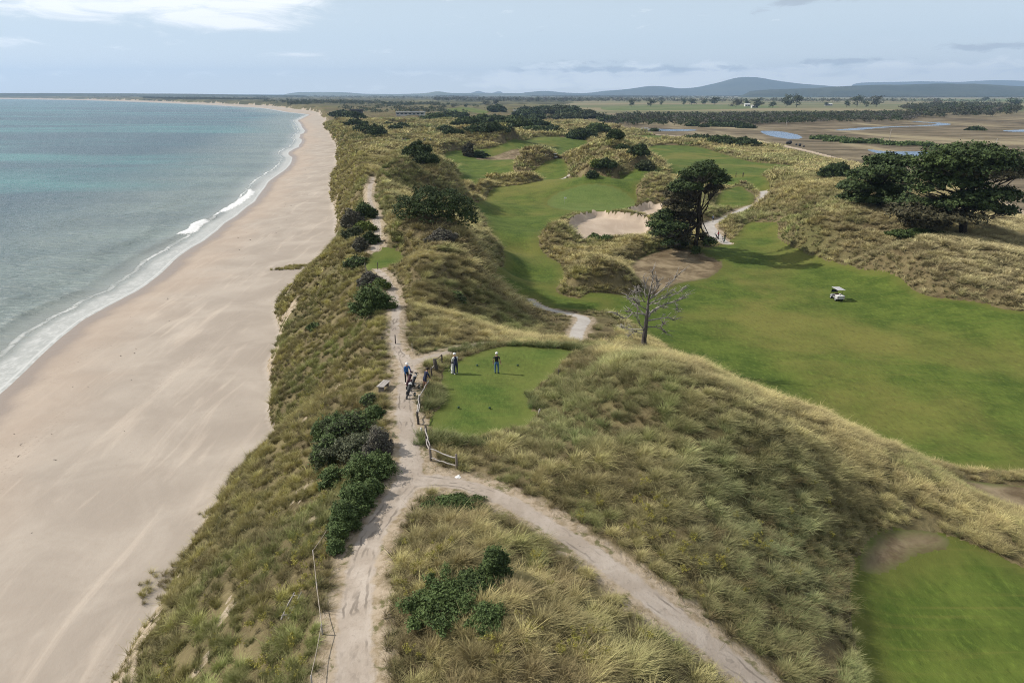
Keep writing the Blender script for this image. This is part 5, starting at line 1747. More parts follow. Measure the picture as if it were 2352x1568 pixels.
def mats():
    for k, c, r in (('wallw', (.62, .60, .56), .8), ('walld', (.045, .045, .05), .7), ('roofg', (.30, .31, .32), .6), ('roofw', (.55, .55, .54), .6), ('glass', (.03, .04, .05), .15), ('timber', (.20, .17, .145), .95), ('timberd', (.085, .070, .060), .95),
                    ('silver', (.36, .33, .30), .9), ('white', (.72, .71, .68), .6), ('black', (.016, .016, .018), .5), ('navy', (.020, .026, .060), .85), ('blue', (.035, .13, .33), .8), ('jean', (.060, .14, .27), .9), ('skin', (.42, .24, .17), .6),
                    ('hair', (.03, .022, .016), .8), ('maroon', (.060, .018, .028), .7), ('red', (.36, .012, .025), .7), ('grey', (.28, .29, .30), .5), ('lgrey', (.50, .50, .50), .5), ('canopy', (.42, .42, .43), .55), ('rubber', (.018, .018, .018), .85), ('metal', (.35, .35, .36), .35), ('rope', (.36, .31, .25), .95),
                    ('dkgreen', (.02, .06, .03), .6), ('tarp', (.028, .028, .032), .6)):
        MT[k] = plain_mat(k, c, r)


def house(px, py, wpx, hpx, dep, wall, roof, label, nwin=3, flat=True, name='house', z=2.4):
    x, y = map(float, at(px, py, z))
    z = hz(x, y)
    mpp = y / F / .94
    w, h = wpx * mpp, hpx * mpp
    o = thing(name, (x, y + dep / 2, z), label, 'house')
    link('wall', boxes('wall', [(-w / 2, w / 2, -dep / 2, dep / 2, -1.0, h * .78)]), MT[wall], o)
    if flat:
        link('roof', boxes('roof', [(-w / 2 - .8, w / 2 + .8, -dep / 2 - 1.2, dep / 2 + .6, h * .785, h)]), MT[roof], o)
    else:
        me = bpy.data.meshes.new('roof')
        a, b = w / 2 + .6, dep / 2 + .6
        me.from_pydata([(-a, -b, h * .74), (a, -b, h * .74), (a, b, h * .74), (-a, b, h * .74), (-a, 0, h * 1.15), (a, 0, h * 1.15)], [], [(0, 1, 5, 4), (2, 3, 4, 5), (0, 4, 3), (1, 2, 5), (0, 3, 2, 1)])
        link('roof', me, MT[roof], o)
    ww = w / nwin
    for i in range(nwin):
        c = -w / 2 + ww * (i + .5)
        wd = link('window', boxes('window', [(c - ww * .36, c + ww * .36, -dep / 2 - .06, -dep / 2 + .05, h * .18, h * .66)]), MT['glass'], o)
        link('frame', boxes('frame', [(c - ww * .39, c - ww * .36, -dep / 2 - .10, -dep / 2 - .02, h * .15, h * .69), (c + ww * .36, c + ww * .39, -dep / 2 - .10, -dep / 2 - .02, h * .15, h * .69),
                                      (c - ww * .36, c + ww * .36, -dep / 2 - .10, -dep / 2 - .02, h * .66, h * .69), (c - ww * .36, c + ww * .36, -dep / 2 - .10, -dep / 2 - .02, h * .15, h * .18)]), MT[wall], wd)
    return o


def houses():
    house(818, 264, 22, 10, 10, 'walld', 'walld', 'dark cubic lodge on the far end of the dune crest', 3, z=8)
    house(785, 260, 34, 4, 8, 'walld', 'roofg', 'long low grey building left of the dark lodge', 5, z=9)
    house(942, 268, 58, 6, 12, 'wallw', 'roofg', 'long low pavilion with a grey metal roof among the far dunes', 7, z=5)
    house(1191, 263, 20, 8, 9, 'wallw', 'roofw', 'white flat-roofed house at the left of the dark grove', 3, z=4)
    house(1258, 262, 28, 8, 9, 'wallw', 'roofw', 'white flat-roofed house in the middle of the dark grove', 4, z=4)
    house(1734, 248, 12, 5, 10, 'wallw', 'roofw', 'white farm shed below the broad tree', 2, False, 'farm_shed')
    house(1717, 245, 10, 5, 10, 'wallw', 'roofw', 'small white farmhouse behind the shed', 2, False, 'farm_house')
    house(1482, 301, 11, 5, 5, 'wallw', 'roofw', 'small white pump hut beside the thin river strip', 1, name='pump_hut')
    house(1904, 243, 14, 3.5, 9, 'roofg', 'roofw', 'low pale barn on the field right of the gum pair', 3, False, 'barn')
    house(2286, 253, 8, 5, 7, 'wallw', 'roofw', 'tiny white cottage at the right edge of the scrub', 1, False, 'cottage')


def power_poles():
    for i, (px, top, bot, lab) in enumerate(((1571, 272, 288, 'power pole in front of the left half of the scrub belt'), (1805, 275, 296, 'power pole in front of the right half of the scrub belt'), (2042, 297, 326, 'power pole standing by the green rushes'), (2283, 318, 352, 'power pole on the open marsh at the right'))):
        x, y = map(float, at(px, bot, 2))
        z = hz(x, y)
        h = far(px, top, y)[2] - z
        o = thing('power_pole', (x, y, z), lab, 'power pole', 'power poles on the marsh')
        link('pole', tubes('pole', [([(0, 0, -.5), (0, 0, h * .5), (0, 0, h)], [.17, .15, .12])], 7), MT['silver'], o)
        link('crossarm', boxes('crossarm', [(-1.1, 1.1, .14, .26, h - .7, h - .55)]), MT['timber'], o)
        for k in (-.95, 0.35, .95):
            link('insulator', tubes('insulator', [([(k, .2, h - .56), (k, .2, h - .35)], [.06, .045])], 5), MT['lgrey'], o)


def bales():
    for i, (px, py, r, lab) in enumerate(((1808, 330, .85, 'dark round bale at the left of the pile beside the dirt road'), (1814, 330, 1.25, 'largest dark bale of the pile beside the dirt road'), (1829, 333, .6, 'low dark bale in the middle of the row beside the road'), (1837, 335, .9, 'dark bale near the right end of the row'), (1846, 337, .55, 'low flat dark bale at the right end of the row'))):
        x, y = map(float, at(px, py, 2.2))
        z = hz(x, y)
        o = thing('wrapped_bale', (x, y, z), lab, 'bale', 'dark bales beside the road', rz=i * .9)
        pr = [(-.62, .05), (-.6, .72), (-.5, .95), (-.2, 1.0), (.2, 1.0), (.5, .95), (.6, .72), (.62, .05)]
        link('wrap', tubes('wrap', [([(a * r * 1.4, 0, r * .97) for a, b in pr], [b * r for a, b in pr])], 14), MT['tarp'], o)


# ------------------------------------------------------------------ people
def skin_body(name, joints, edges, mats_, zones, level=2):
    """continuous body grown over a skeleton; joints: name -> (x,y,z,r); zones: joint -> material slot"""
    names = list(joints)
    me = bpy.data.meshes.new(name)
    me.from_pydata([joints[n][:3] for n in names], [(names.index(a), names.index(b)) for a, b in edges], [])
    tmp = bpy.data.objects.new(name + '_tmp', me)
    col.objects.link(tmp)
    md = tmp.modifiers.new('Skin', 'SKIN')
    md.use_smooth_shade = True
    sv = me.skin_vertices[0].data
    for i, n in enumerate(names):
        r = joints[n][3]
        sv[i].radius = (r, r) if not isinstance(r, tuple) else r
        sv[i].use_root = n == 'pelvis'
    ss = tmp.modifiers.new('Sub', 'SUBSURF')
    ss.levels = ss.render_levels = level
    dg = bpy.context.evaluated_depsgraph_get()
    out = bpy.data.meshes.new_from_object(tmp.evaluated_get(dg))
    bpy.data.objects.remove(tmp)
    out.name = name
    out.materials.clear()
    for m in mats_:
        out.materials.append(m)
    J = np.array([joints[n][:3] for n in names])
    Z = np.array([zones.get(n, 0) for n in names])
    # colour by the nearest bone
    A = np.array([J[names.index(a)] for a, b in edges])
    B = np.array([J[names.index(b)] for a, b in edges])
    ea = np.array([Z[names.index(a)] for a, b in edges])
    eb = np.array([Z[names.index(b)] for a, b in edges])
    c = np.empty(len(out.polygons) * 3)
    out.polygons.foreach_get('center', c)
    c = c.reshape(-1, 3)
    D = B - A
    L = (D * D).sum(1) + 1e-9
    t = np.clip(((c[:, None] - A[None]) * D[None]).sum(2) / L, 0, 1)
    d = ((c[:, None] - A[None] - t[:, :, None] * D[None]) ** 2).sum(2)
    k = d.argmin(1)
    tt = t[np.arange(len(k)), k]
    out.polygons.foreach_set('material_index', np.where(tt < .5, ea[k], eb[k]).astype(np.int32))
    out.polygons.foreach_set('use_smooth', np.ones(len(out.polygons), dtype=bool))
    return out


def person(px, py, label, top, legs, cap=None, hair=True, pose='stand', rz=0.0, h=1.78, shoes='black', sleeve='skin', forearm='skin', shin=None, group=None, detail=True, lean=0.0, loc=None):
    """a person standing with the feet at the pixel; faces +Y before turning by rz"""
    x, y, z = loc or hit(px, py)
    s = h / 1.78
    o = thing('person', (x, y, z), label, 'person', group, rz)
    ml = [MT['skin'], MT[top], MT[legs], MT[sleeve], MT[forearm], MT[shin or legs], MT[shoes]]
    fw = math.sin(lean)                      # forward lean of the trunk
    up = math.cos(lean)
    def tr(a, fwd, hgt):                     # trunk point: across, forward of spine, height above the hips
        return (a, fw * hgt + fwd * up, .96 + up * hgt - fw * fwd)
    J = {'pelvis': (0, 0, .96, (.155, .115)), 'waist': (*tr(0, .01, .16), (.145, .105)), 'chest': (*tr(0, .0, .38), (.175, .12)), 'collar': (*tr(0, -.01, .50), (.12, .085)), 'neck': (*tr(0, .01, .58), .058),
         'jaw': (*tr(0, .045, .66), .075), 'skull': (*tr(0, .02, .755), .098), 'crown': (*tr(0, .01, .82), .055), 'nose': (*tr(0, .125, .70), .014)}
    E = [('pelvis', 'waist'), ('waist', 'chest'), ('chest', 'collar'), ('collar', 'neck'), ('neck', 'jaw'), ('jaw', 'skull'), ('skull', 'crown'), ('jaw', 'nose')]
    Z = {'pelvis': 2, 'waist': 1, 'chest': 1, 'collar': 1}
    for sd_, n in ((-1, 'l'), (1, 'r')):
        st = {'stand': (.10, .0), 'walk': (.09, .16 * sd_), 'lean': (.10, .05 * sd_)}[pose]
        J['hip' + n] = (.095 * sd_, 0, .90, .105)
        J['knee' + n] = (.11 * sd_ + (.02 * sd_), st[1] * .6 + .02, .50, .068)
        J['ank' + n] = (.125 * sd_, st[1] - .02, .10, .047)
        J['heel' + n] = (.125 * sd_, st[1] - .04, .045, .045)
        J['toe' + n] = (.145 * sd_, st[1] + .15, .035, .038)
        E += [('pelvis', 'hip' + n), ('hip' + n, 'knee' + n), ('knee' + n, 'ank' + n), ('ank' + n, 'heel' + n), ('heel' + n, 'toe' + n)]
        Z.update({'hip' + n: 2, 'knee' + n: 2 if not shin else 5, 'ank' + n: 5, 'heel' + n: 6, 'toe' + n: 6})
        sh = tr(.20 * sd_, 0, .47)
        if pose == 'lean':
            el = (sh[0] + .05 * sd_, sh[1] + .10, sh[2] - .27)
            wr = (sh[0] + .0 * sd_, sh[1] + .24, sh[2] - .47)
        elif pose == 'walk':
            el = (sh[0] + .05 * sd_, sh[1] + .06, sh[2] - .28)
            wr = (sh[0] - .03 * sd_, sh[1] + .28, sh[2] - .40)
        else:
            el = (sh[0] + .075 * sd_, sh[1] - .02, sh[2] - .28)
            wr = (sh[0] + (.13 if sd_ > 0 else .08) * sd_, sh[1] + .07, sh[2] - .53)
        J['sho' + n] = (*sh, .072)
        J['elb' + n] = (*el, .047)
        J['wri' + n] = (*wr, .031)
        v = Vector(wr) - Vector(el)
        v.normalize()
        hd = Vector(wr) + v * .075
        J['palm' + n] = (*hd, (.040, .022))
        E += [('collar', 'sho' + n), ('sho' + n, 'elb' + n), ('elb' + n, 'wri' + n), ('wri' + n, 'palm' + n)]
        Z.update({'sho' + n: 1 if sleeve == 'skin' else 3, 'elb' + n: 4 if sleeve == 'skin' else 3, 'wri' + n: 4})
        if detail:
            si = v.cross(Vector((0, 0, 1)))
            if si.length < .1:
                si = Vector((0, 1, 0))
            si.normalize()
            cu = v.cross(si)
            for q in range(4):
                a = hd + si * (-.030 + .020 * q) + v * .030
                L = (.062, .072, .068, .052)[q]
                b = a + v * L * .6 + cu * .012
                c = b + v * L * .35 + cu * .03
                for nm_, p_ in (('a', a), ('b', b), ('c', c)):
                    J['f%d%s%s' % (q, nm_, n)] = (*p_, .0085)
                E += [('palm' + n, 'f%da%s' % (q, n)), ('f%da%s' % (q, n), 'f%db%s' % (q, n)), ('f%db%s' % (q, n), 'f%dc%s' % (q, n))]
            a = Vector(wr) + v * .035 - si * .035
            b = a - si * .028 + v * .035
            J['ta' + n] = (*a, .012)
            J['tb' + n] = (*b, .010)
            E += [('palm' + n, 'ta' + n), ('ta' + n, 'tb' + n)]
    J = {k: (v[0] * s, v[1] * s, v[2] * s, (v[3][0] * s, v[3][1] * s) if isinstance(v[3], tuple) else v[3] * s) for k, v in J.items()}
    link('body', skin_body('body', J, E, ml, Z, 2 if detail else 1), None, o)
    hx, hy, hzz = J['skull'][:3]
    if cap or hair:
        bm = bmesh.new()
        bmesh.ops.create_uvsphere(bm, u_segments=14, v_segments=9, radius=.128 * s)
        for v in bm.verts:
            v.co.y *= 1.12
            v.co.z *= 1.0
            if v.co.z < -.01 * s:
                v.co.z = -.01 * s + (v.co.z + .01 * s) * (.25 if cap else .85)
                if v.co.y > 0 and not cap:
                    v.co.z = max(v.co.z, -.01 * s)
                    v.co.y *= .8
        if cap:                                # peak
            rows = [[bm.verts.new((.085 * s * math.sin(a) * 1.2, (.10 + .045 * k) * s * math.cos(a * .8) + .015, (.005 - .012 * k) * s)) for a in np.linspace(-1.1, 1.1, 7)] for k in range(3)]
            for r0, r1 in zip(rows, rows[1:]):
                for i in range(6):
                    bm.faces.new((r0[i], r0[i + 1], r1[i + 1], r1[i]))
        for v in bm.verts:
            v.co = Vector((hx, hy - .012 * s, hzz + .028 * s)) + v.co
        me = bpy.data.meshes.new('cap' if cap else 'hair')
        bm.to_mesh(me)
        bm.free()
        me.polygons.foreach_set('use_smooth', np.ones(len(me.polygons), dtype=bool))
        link('cap' if cap else 'hair', me, MT[cap] if cap else MT['hair'], o)
    return o


# ------------------------------------------------------------------ golf gear
def wheel(parent, c, r, w, axis='X'):
    pr = [(-w / 2, r * .80), (-w / 2, r * .94), (-w * .3, r), (w * .3, r), (w / 2, r * .94), (w / 2, r * .80)]
    wl = link('wheel', tubes('tyre', [([(c[0] + a, c[1], c[2]) for a, b in pr], [b for a, b in pr])], 16), MT['rubber'], parent)
    link('rim', tubes('rim', [([(c[0] - w * .56, c[1], c[2]), (c[0] + w * .56, c[1], c[2])], [r * .62, r * .62])], 12), MT['lgrey'], wl)
    return wl


def bag_parts(o, base, top, r, cols, seed=0):
    """golf bag from base to top: tube, collar, pockets, club heads"""
    g = random.Random(seed)
    b, t = Vector(base), Vector(top)
    d = (t - b).normalized()
    L = (t - b).length
    link('bag', tubes('bag', [([tuple(b + d * L * k) for k in (0, .04, .3, .6, .92, 1.0)], [r * .9, r, r * .96, r * .9, r, r * 1.05])], 12), MT[cols[0]], o)
    side = d.cross(Vector((1, 0, 0)))
    side.normalize()
    link('pocket', tubes('pocket', [([tuple(b + d * L * k - side * r * .75) for k in (.10, .13, .42, .46)], [r * .25, r * .55, r * .5, r * .2])], 8), MT[cols[1]], o)
    link('collar', tubes('collar', [([tuple(b + d * L * k) for k in (.93, 1.0, 1.03)], [r * 1.08, r * 1.12, r * 1.0])], 12), MT[cols[2]], o)
    for i in range(5):
        a = i * 1.257
        off = Vector((math.cos(a), 0, 0)) * r * .55 + side * math.sin(a) * r * .55
        e = t + off + d * g.uniform(.18, .32)
        cl = link('club', tubes('shaft', [([tuple(t + off - d * .1), tuple(e)], [.012, .012])], 5), MT['metal'], o)
        hd = e + Vector((g.uniform(-.05, .05), g.uniform(-.05, .05), .03))
        link('head_cover', tubes('head_cover', [([tuple(e - d * .03), tuple(e.lerp(hd, .6)), tuple(hd + d * .05)], [.03, .055, .03])], 7), MT[cols[3]], cl)


def trolley(px, py, label, cols, rz, seed, fold=.55):
    x, y, z = hit(px, py)
    o = thing('golf_trolley', (x, y, z), label, 'golf trolley', 'trolleys parked on the sand track', rz)
    link('frame', tubes('frame', [([(0, -.42, .16), (0, -.1, .34), (0, .25, .78), (0, .48, 1.02)], [.026, .026, .024, .02]), ([(-.30, .22, .16), (0, .12, .42), (.30, .22, .16)], [.018, .02, .018])], 7), MT['metal'], o)
    link('handle', tubes('handle', [([(0, .46, 1.0), (-.11, .55, 1.07), (-.10, .68, 1.12), (.10, .68, 1.12), (.11, .55, 1.07), (0, .46, 1.0)], [.016] * 6)], 6), MT['black'], o)
    wheel(o, (-.33, .22, .17), .17, .07)
    wheel(o, (.33, .22, .17), .17, .07)
    wheel(o, (0, -.45, .14), .14, .06)
    bag_parts(o, (0, -.36, .30), (0, .22, 1.0), .135, cols, seed)
    return o


def buggy(px, py, label, rz, small=False, group=None):
    """golf buggy with flat canopy and cargo box; front towards +Y"""
    x, y, z = hit(px, py)
    o = thing('golf_buggy', (x, y, z), label, 'golf buggy', group, rz)
    ch = link('chassis', boxes('chassis', [(-.55, .55, -1.05, 1.15, .26, .40)], .02), MT['black'], o)
    link('front_cowl', cowl_mesh(), MT['grey'], o)
    for sx in (-1, 1):
        wheel(o, (.50 * sx, .82, .23), .23, .2)
        wheel(o, (.50 * sx, -.68, .23), .23, .2)
    link('seat', boxes('seat', [(-.5, .5, -.28, .22, .62, .74), (-.5, .5, -.36, -.26, .76, 1.12)], .03), MT['maroon' if not small else 'black'], o)
    link('seat_box', boxes('seat_box', [(-.52, .52, -.30, .20, .405, .612)], .015), MT['grey'], o)
    link('cargo_box', boxes('cargo_box', [(-.60, .60, -1.28, -.42, .42, .90)], .03), MT['lgrey'], o)
    link('box_lid', boxes('box_lid', [(-.63, .63, -1.32, -.40, .905, .955)], .02), MT['white'], o)
    link('tail_light', boxes('tail_light', [(-.55, -.42, -1.30, -1.283, .60, .68)]), MT['red'], o)
    link('tail_light', boxes('tail_light', [(.42, .55, -1.30, -1.283, .60, .68)]), MT['red'], o)
    link('canopy', boxes('canopy', [(-.62, .62, -1.18, .92, 1.84, 1.90)], .025), MT['canopy'], o)
    for sx in (-1, 1):
        link('canopy_post', tubes('canopy_post', [([(.54 * sx, .98, .70), (.54 * sx, .80, 1.85)], [.022, .022])], 6), MT['black'], o)
        link('canopy_post', tubes('canopy_post', [([(.50 * sx, -.50, .95), (.54 * sx, -.62, 1.85)], [.022, .022])], 6), MT['black'], o)
    link('windscreen', boxes('windscreen', [(-.50, .50, .93, .945, 1.0, 1.5)]), MT['glass'], o)
    sw = link('steering_wheel', tubes('steering_wheel', [([(-.25 + .17 * math.cos(a), .48 + .06 * math.sin(a), .98 + .15 * math.sin(a)) for a in np.linspace(0, 6.283, 13)], [.014] * 13)], 5), MT['black'], o)
    link('column', tubes('column', [([(-.25, .48, .98), (-.25, .80, .62)], [.018, .018])], 5), MT['black'], sw)
    if not small:
        link('bottle', tubes('bottle', [([(-.1, -.8, .955), (-.1, -.8, 1.17), (-.1, -.8, 1.25)], [.07, .07, .03])], 8), MT['white'], o)
        link('bottle', tubes('bottle', [([(.12, -.8, .955), (.12, -.8, 1.2), (.12, -.8, 1.28)], [.07, .07, .03])], 8), MT['lgrey'], o)
    return o


def cowl_mesh():
    pr = [(.42, .40), (.52, .74), (.70, .80), (.95, .72), (1.18, .52), (1.20, .40)]
    bm = bmesh.new()
    L = [bm.verts.new((-.56, a, b)) for a, b in pr]
    Rr = [bm.verts.new((.56, a, b)) for a, b in pr]
    n = len(pr)
    for i in range(n):
        j = (i + 1) % n
        bm.faces.new((L[i], L[j], Rr[j], Rr[i]))
    bm.faces.new(L)
    bm.faces.new(Rr[::-1])
    bmesh.ops.recalc_face_normals(bm, faces=bm.faces)
    bmesh.ops.bevel(bm, geom=list(bm.edges), offset=.04, segments=2, affect='EDGES', profile=.5)
    me = bpy.data.meshes.new('front_cowl')
    bm.to_mesh(me)
    bm.free()
    return me


def carry_bag(px, py, label, cols, seed, h=.95, rz=0.0, group=None):
    x, y, z = hit(px, py)
    o = thing('golf_bag', (x, y, z), label, 'golf bag', group, rz)
    bag_parts(o, (0, 0, .02), (.10, .12, h), .15, cols, seed)
    for sx in (-1, 1):
        link('stand_leg', tubes('stand_leg', [([(.08, .10, h * .8), (.25 * sx, .5, .0)], [.012, .012])], 5), MT['metal'], o)
    link('strap', tubes('strap', [([(-.14, 0, .25), (-.24, 0, .55), (-.06, .08, .9)], [.02, .028, .02])], 6), MT['black'], o)
    return o


# ------------------------------------------------------------------ timber: posts, rails, bench, markers
def post(px, py, h, r, label, mat='timber', tilt=(0, 0), square=False, group=None, name='post', cap=None):
    x, y, z = hit(px, py)
    o = thing(name, (x, y, z), label, 'post', group)
    g = random.Random(int(px * 7 + py))
    p = [(0, 0, -.3), (tilt[0] * .3, tilt[1] * .3, h * .3), (tilt[0] * .7 + g.uniform(-.01, .01), tilt[1] * .7, h * .7), (tilt[0], tilt[1], h)]
    link('shaft', tubes('shaft', [(p, [r * 1.08, r, r * .97, r * .92])], 4 if square else 8), MT[mat], o)
    link('top', tubes('top', [([(tilt[0], tilt[1], h + .002), (tilt[0], tilt[1], h + r * .35)], [r * .93, r * .6])], 4 if square else 8), MT[cap or mat], o)
    BUSHZ.append((x, y, .35))
    return o, Vector((x + tilt[0], y + tilt[1], z + h))


def rail(a, b, r, label, wob, seed, mat='silver', group='rough rails of the tee fence'):
    g = random.Random(seed)
    a, b = Vector(a), Vector(b)
    base = a.copy()
    n = 7
    pts, rad = [], []
    for i in range(n):
        t = i / (n - 1)
        q = a.lerp(b, t) - base + Vector((g.uniform(-wob, wob), g.uniform(-wob, wob), g.uniform(-wob, wob) * 1.2)) * (1 if 0 < i < n - 1 else 0)
        pts.append(tuple(q))
        rad.append(r * g.uniform(.8, 1.15))
    p = chaikin(np.column_stack([np.array(pts), rad]), 1, False)
    me = tubes('fence_rail', [(p[:, :3], p[:, 3])], 7)
    o = link('fence_rail', me, MT[mat], None, label=label, category='fence rail', group=group)
    o.location = base
    return o


def fences():
    G = 'posts of the tee fence'
    _, H_ = post(1015, 833, .75, .07, 'thin fence post furthest up the tee fence, beside the carry bag', 'timberd', group=G)
    _, G_ = post(1003, 850, .95, .17, 'thick leaning old stump post of the tee fence', 'timberd', (-.16, .05), group=G)
    _, F_ = post(992.5, 869, .95, .075, 'dark square fence post beside the leaning man', 'timberd', (-.06, 0), True, group=G)
    _, I_ = post(985, 884, .45, .06, 'short fence post under the leaning man’s hands', 'timber', group=G)
    _, E_ = post(965, 938, 1.05, .075, 'pale-topped fence post at the near end of the green tussock', 'timber', (-.03, 0), cap='white', group=G)
    _, A_ = post(961.5, 974, .95, .085, 'dark stout fence post at the gap of the tee fence', 'timberd', (-.08, 0), group=G)
    _, B_ = post(981.5, 1028, 1.55, .08, 'tall fence post on the near side of the gap', 'timberd', (-.07, .1), group=G)
    _, C_ = post(990, 1057, 1.05, .085, 'corner post of the tee fence at the track junction', 'timber', (-.05, 0), group=G)
    _, D_ = post(1049.5, 1076, 1.0, .085, 'end post of the tee fence in front of the tussocks', 'timber', (-.03, 0), group=G)
    dn = lambda v, k: v - Vector((0, 0, k))
    rail(dn(G_, .12), dn(H_, .08), .035, 'rough dark rail at the far end of the tee fence', .03, 1, 'timberd')
    rail(dn(F_, .12), dn(G_, .5), .035, 'pale rail between the square post and the stump', .03, 2)
    rail(dn(I_, .05), dn(E_, .10), .04, 'long pale rail running past the green tussock', .04, 3)
    rail(dn(E_, .12), dn(A_, .18), .045, 'upper crooked rail above the gap', .06, 4)
    rail(dn(E_, .62), dn(A_, .65), .045, 'lower crooked rail above the gap', .06, 5)
    rail(dn(B_, .12), dn(C_, .12), .045, 'upper crooked pale rail before the corner post', .06, 6)
    rail(dn(B_, .85), dn(C_, .65), .045, 'lower crooked rail before the corner post', .05, 7)
    rail(dn(C_, .20), dn(D_, .22), .045, 'upper wavy rail beside the track junction', .06, 8)
    rail(dn(C_, .85), dn(D_, .80), .045, 'lower wavy rail beside the track junction', .05, 9)
    post(908.4, 789, .85, .06, 'dark post right of the narrow sand path', 'timberd', square=True)
    post(878, 787, .6, .06, 'short dark post left of the narrow sand path', 'timberd', square=True)
    post(947, 806, .75, .025, 'thin pale stake at the edge of the grass bank', 'silver')
    post(868, 619, .95, .055, 'dark post on the near edge of the small crest tee', 'timberd')
    post(841, 624, 1.1, .05, 'thin leaning post at the bend of the crest path', 'timber', (-.12, .1))
    post(845, 634, .9, .05, 'short leaning post below the thin one at the bend', 'timber', (-.15, 0))
    post(1283, 861, .5, .06, 'short brown stake on the right edge of the tee', 'timberd')
    post(1236.5, 954, .5, .07, 'pale tilted marker post at the lower right of the tee', 'silver', (.10, 0), True)
    post(970, 996, .45, .075, 'white tilted marker block beside the gap of the fence', 'white', (-.08, 0), True)
    # rope fence down the left of the track
    pr = None
    for i, (px, py, lab) in enumerate(((766, 1212, 'rope fence post below the green shrub'), (721, 1283, 'rope fence post leaning over the dune edge'), (729, 1358, 'rope fence post halfway down the near track'), (741, 1456, 'rope fence post nearest the wheel ruts'), (717, 1575, 'rope fence post at the bottom edge'))):
        _, tp = post(px, py, .55, .035, lab, 'silver', group='posts of the rope fence')
        if pr is not None:
            m = (pr + tp) / 2 - Vector((0, 0, .10))
            p = chaikin(np.array([tuple(pr - pr), tuple(m - pr), tuple(tp - pr)]), 2, False)
            o = link('rope', tubes('rope', [(p - np.array([0, 0, .03]), [.018] * len(p))], 5), MT['rope'], None, label=('rope sagging from the green shrub post', 'rope between the leaning and the halfway post', 'rope beside the wheel ruts', 'rope reaching the bottom edge')[i - 1], category='rope', group='ropes along the near track')
            o.location = pr
        pr = tp
    # broken timber ladder-like frame on the dune face
    a, b = hit(647, 1432), hit(678, 1372)
    o = thing('broken_fence', a, 'grey broken timber frame lying on the seaward dune face', 'fence')
    d = Vector(b) - Vector(a)
    side = Vector((.33, .05, 0))
    for k, s0 in enumerate((0, 1)):
        link('stile', tubes('stile', [([tuple(side * s0 + Vector((0, 0, .25))), tuple(d * .45 + side * s0 + Vector((.05, 0, .42))), tuple(d + side * s0 + Vector((0, 0, .3)))], [.04, .04, .035])], 6), MT['silver'], o)
    for k in (.1, .35, .6, .85):
        link('rung', tubes('rung', [([tuple(d * k + Vector((-.03, 0, .33))), tuple(d * k + side * 1.1 + Vector((0, 0, .34)))], [.03, .03])], 6), MT['silver'], o)
    BUSHZ.append((a[0], a[1], .9))
    BUSHZ.append((b[0], b[1], .9))


def bench():
    x, y, z = hit(881, 893)
    o = thing('bench', (x, y, z), 'low weathered plank bench beside the sand track', 'bench', rz=R(-14))
    for i in range(3):
        link('plank', boxes('plank', [(-.30 + .205 * i, -.11 + .205 * i, -.65, .75, .42, .465)], .008), MT['silver'], o)
    for yy in (-.42, .52):
        lg = link('leg', boxes('leg', [(-.22, .22, yy - .06, yy + .06, -.15, .415)], .01), MT['timber'], o)
    link('stretcher', boxes('stretcher', [(-.03, .03, -.355, .455, .15, .25)]), MT['timber'], o)
    BUSHZ.append((x, y, 1.6))


def ball_marker(px, py, label):
    x, y, z = hit(px, py)
    o = thing('tee_marker', (x, y, z), label, 'tee marker', 'tee markers')
    link('ball', tubes('ball', [([(0, 0, .03 + .16 * (1 - math.cos(a)) / 2) for a in np.linspace(.25, 3.0, 8)], [.10 * math.sin(a) for a in np.linspace(.25, 3.0, 8)])], 12), MT['dkgreen'], o)
    link('spike', tubes('spike', [([(0, 0, .04), (0, 0, -.1)], [.015, .01])], 5), MT['metal'], o)


def flag():
    x, y, z = hit(1296, 470)
    o = thing('flagstick', (x, y, z), 'white flag on its pole in the putting green', 'flag')
    link('pole', tubes('pole', [([(0, 0, -.1), (0, 0, 2.15)], [.022, .016])], 6), MT['lgrey'], o)
    V, Fq = [], []
    for i in range(9):
        for j in range(4):
            t = i / 8
            V.append((.02 + .55 * t, .06 * math.sin(t * 7) * t, 2.12 - .40 * j / 3 - .08 * t))
    for i in range(8):
        for j in range(3):
            k = i * 4 + j
            Fq.append((k, k + 4, k + 5, k + 1))
    me = bpy.data.meshes.new('flag')
    me.from_pydata(V, [], Fq)
    fl = link('flag', me, MT['white'], o)
    sm = fl.modifiers.new('thick', 'SOLIDIFY')
    sm.thickness = .008


def litter():
    x, y, z = hit(1052.5, 1095)
    o = thing('stone', (x, y, z), 'small flat white stone on the track beside the end post', 'stone')
    g = np.random.default_rng(3)
    bm = bmesh.new()
    bmesh.ops.create_icosphere(bm, subdivisions=2, radius=.18)
    for v in bm.verts:
        v.co *= 1 + .15 * g.standard_normal()
        v.co.z *= .3
    me = bpy.data.meshes.new('slab')
    bm.to_mesh(me)
    bm.free()
    link('slab', me, MT['white'], o)


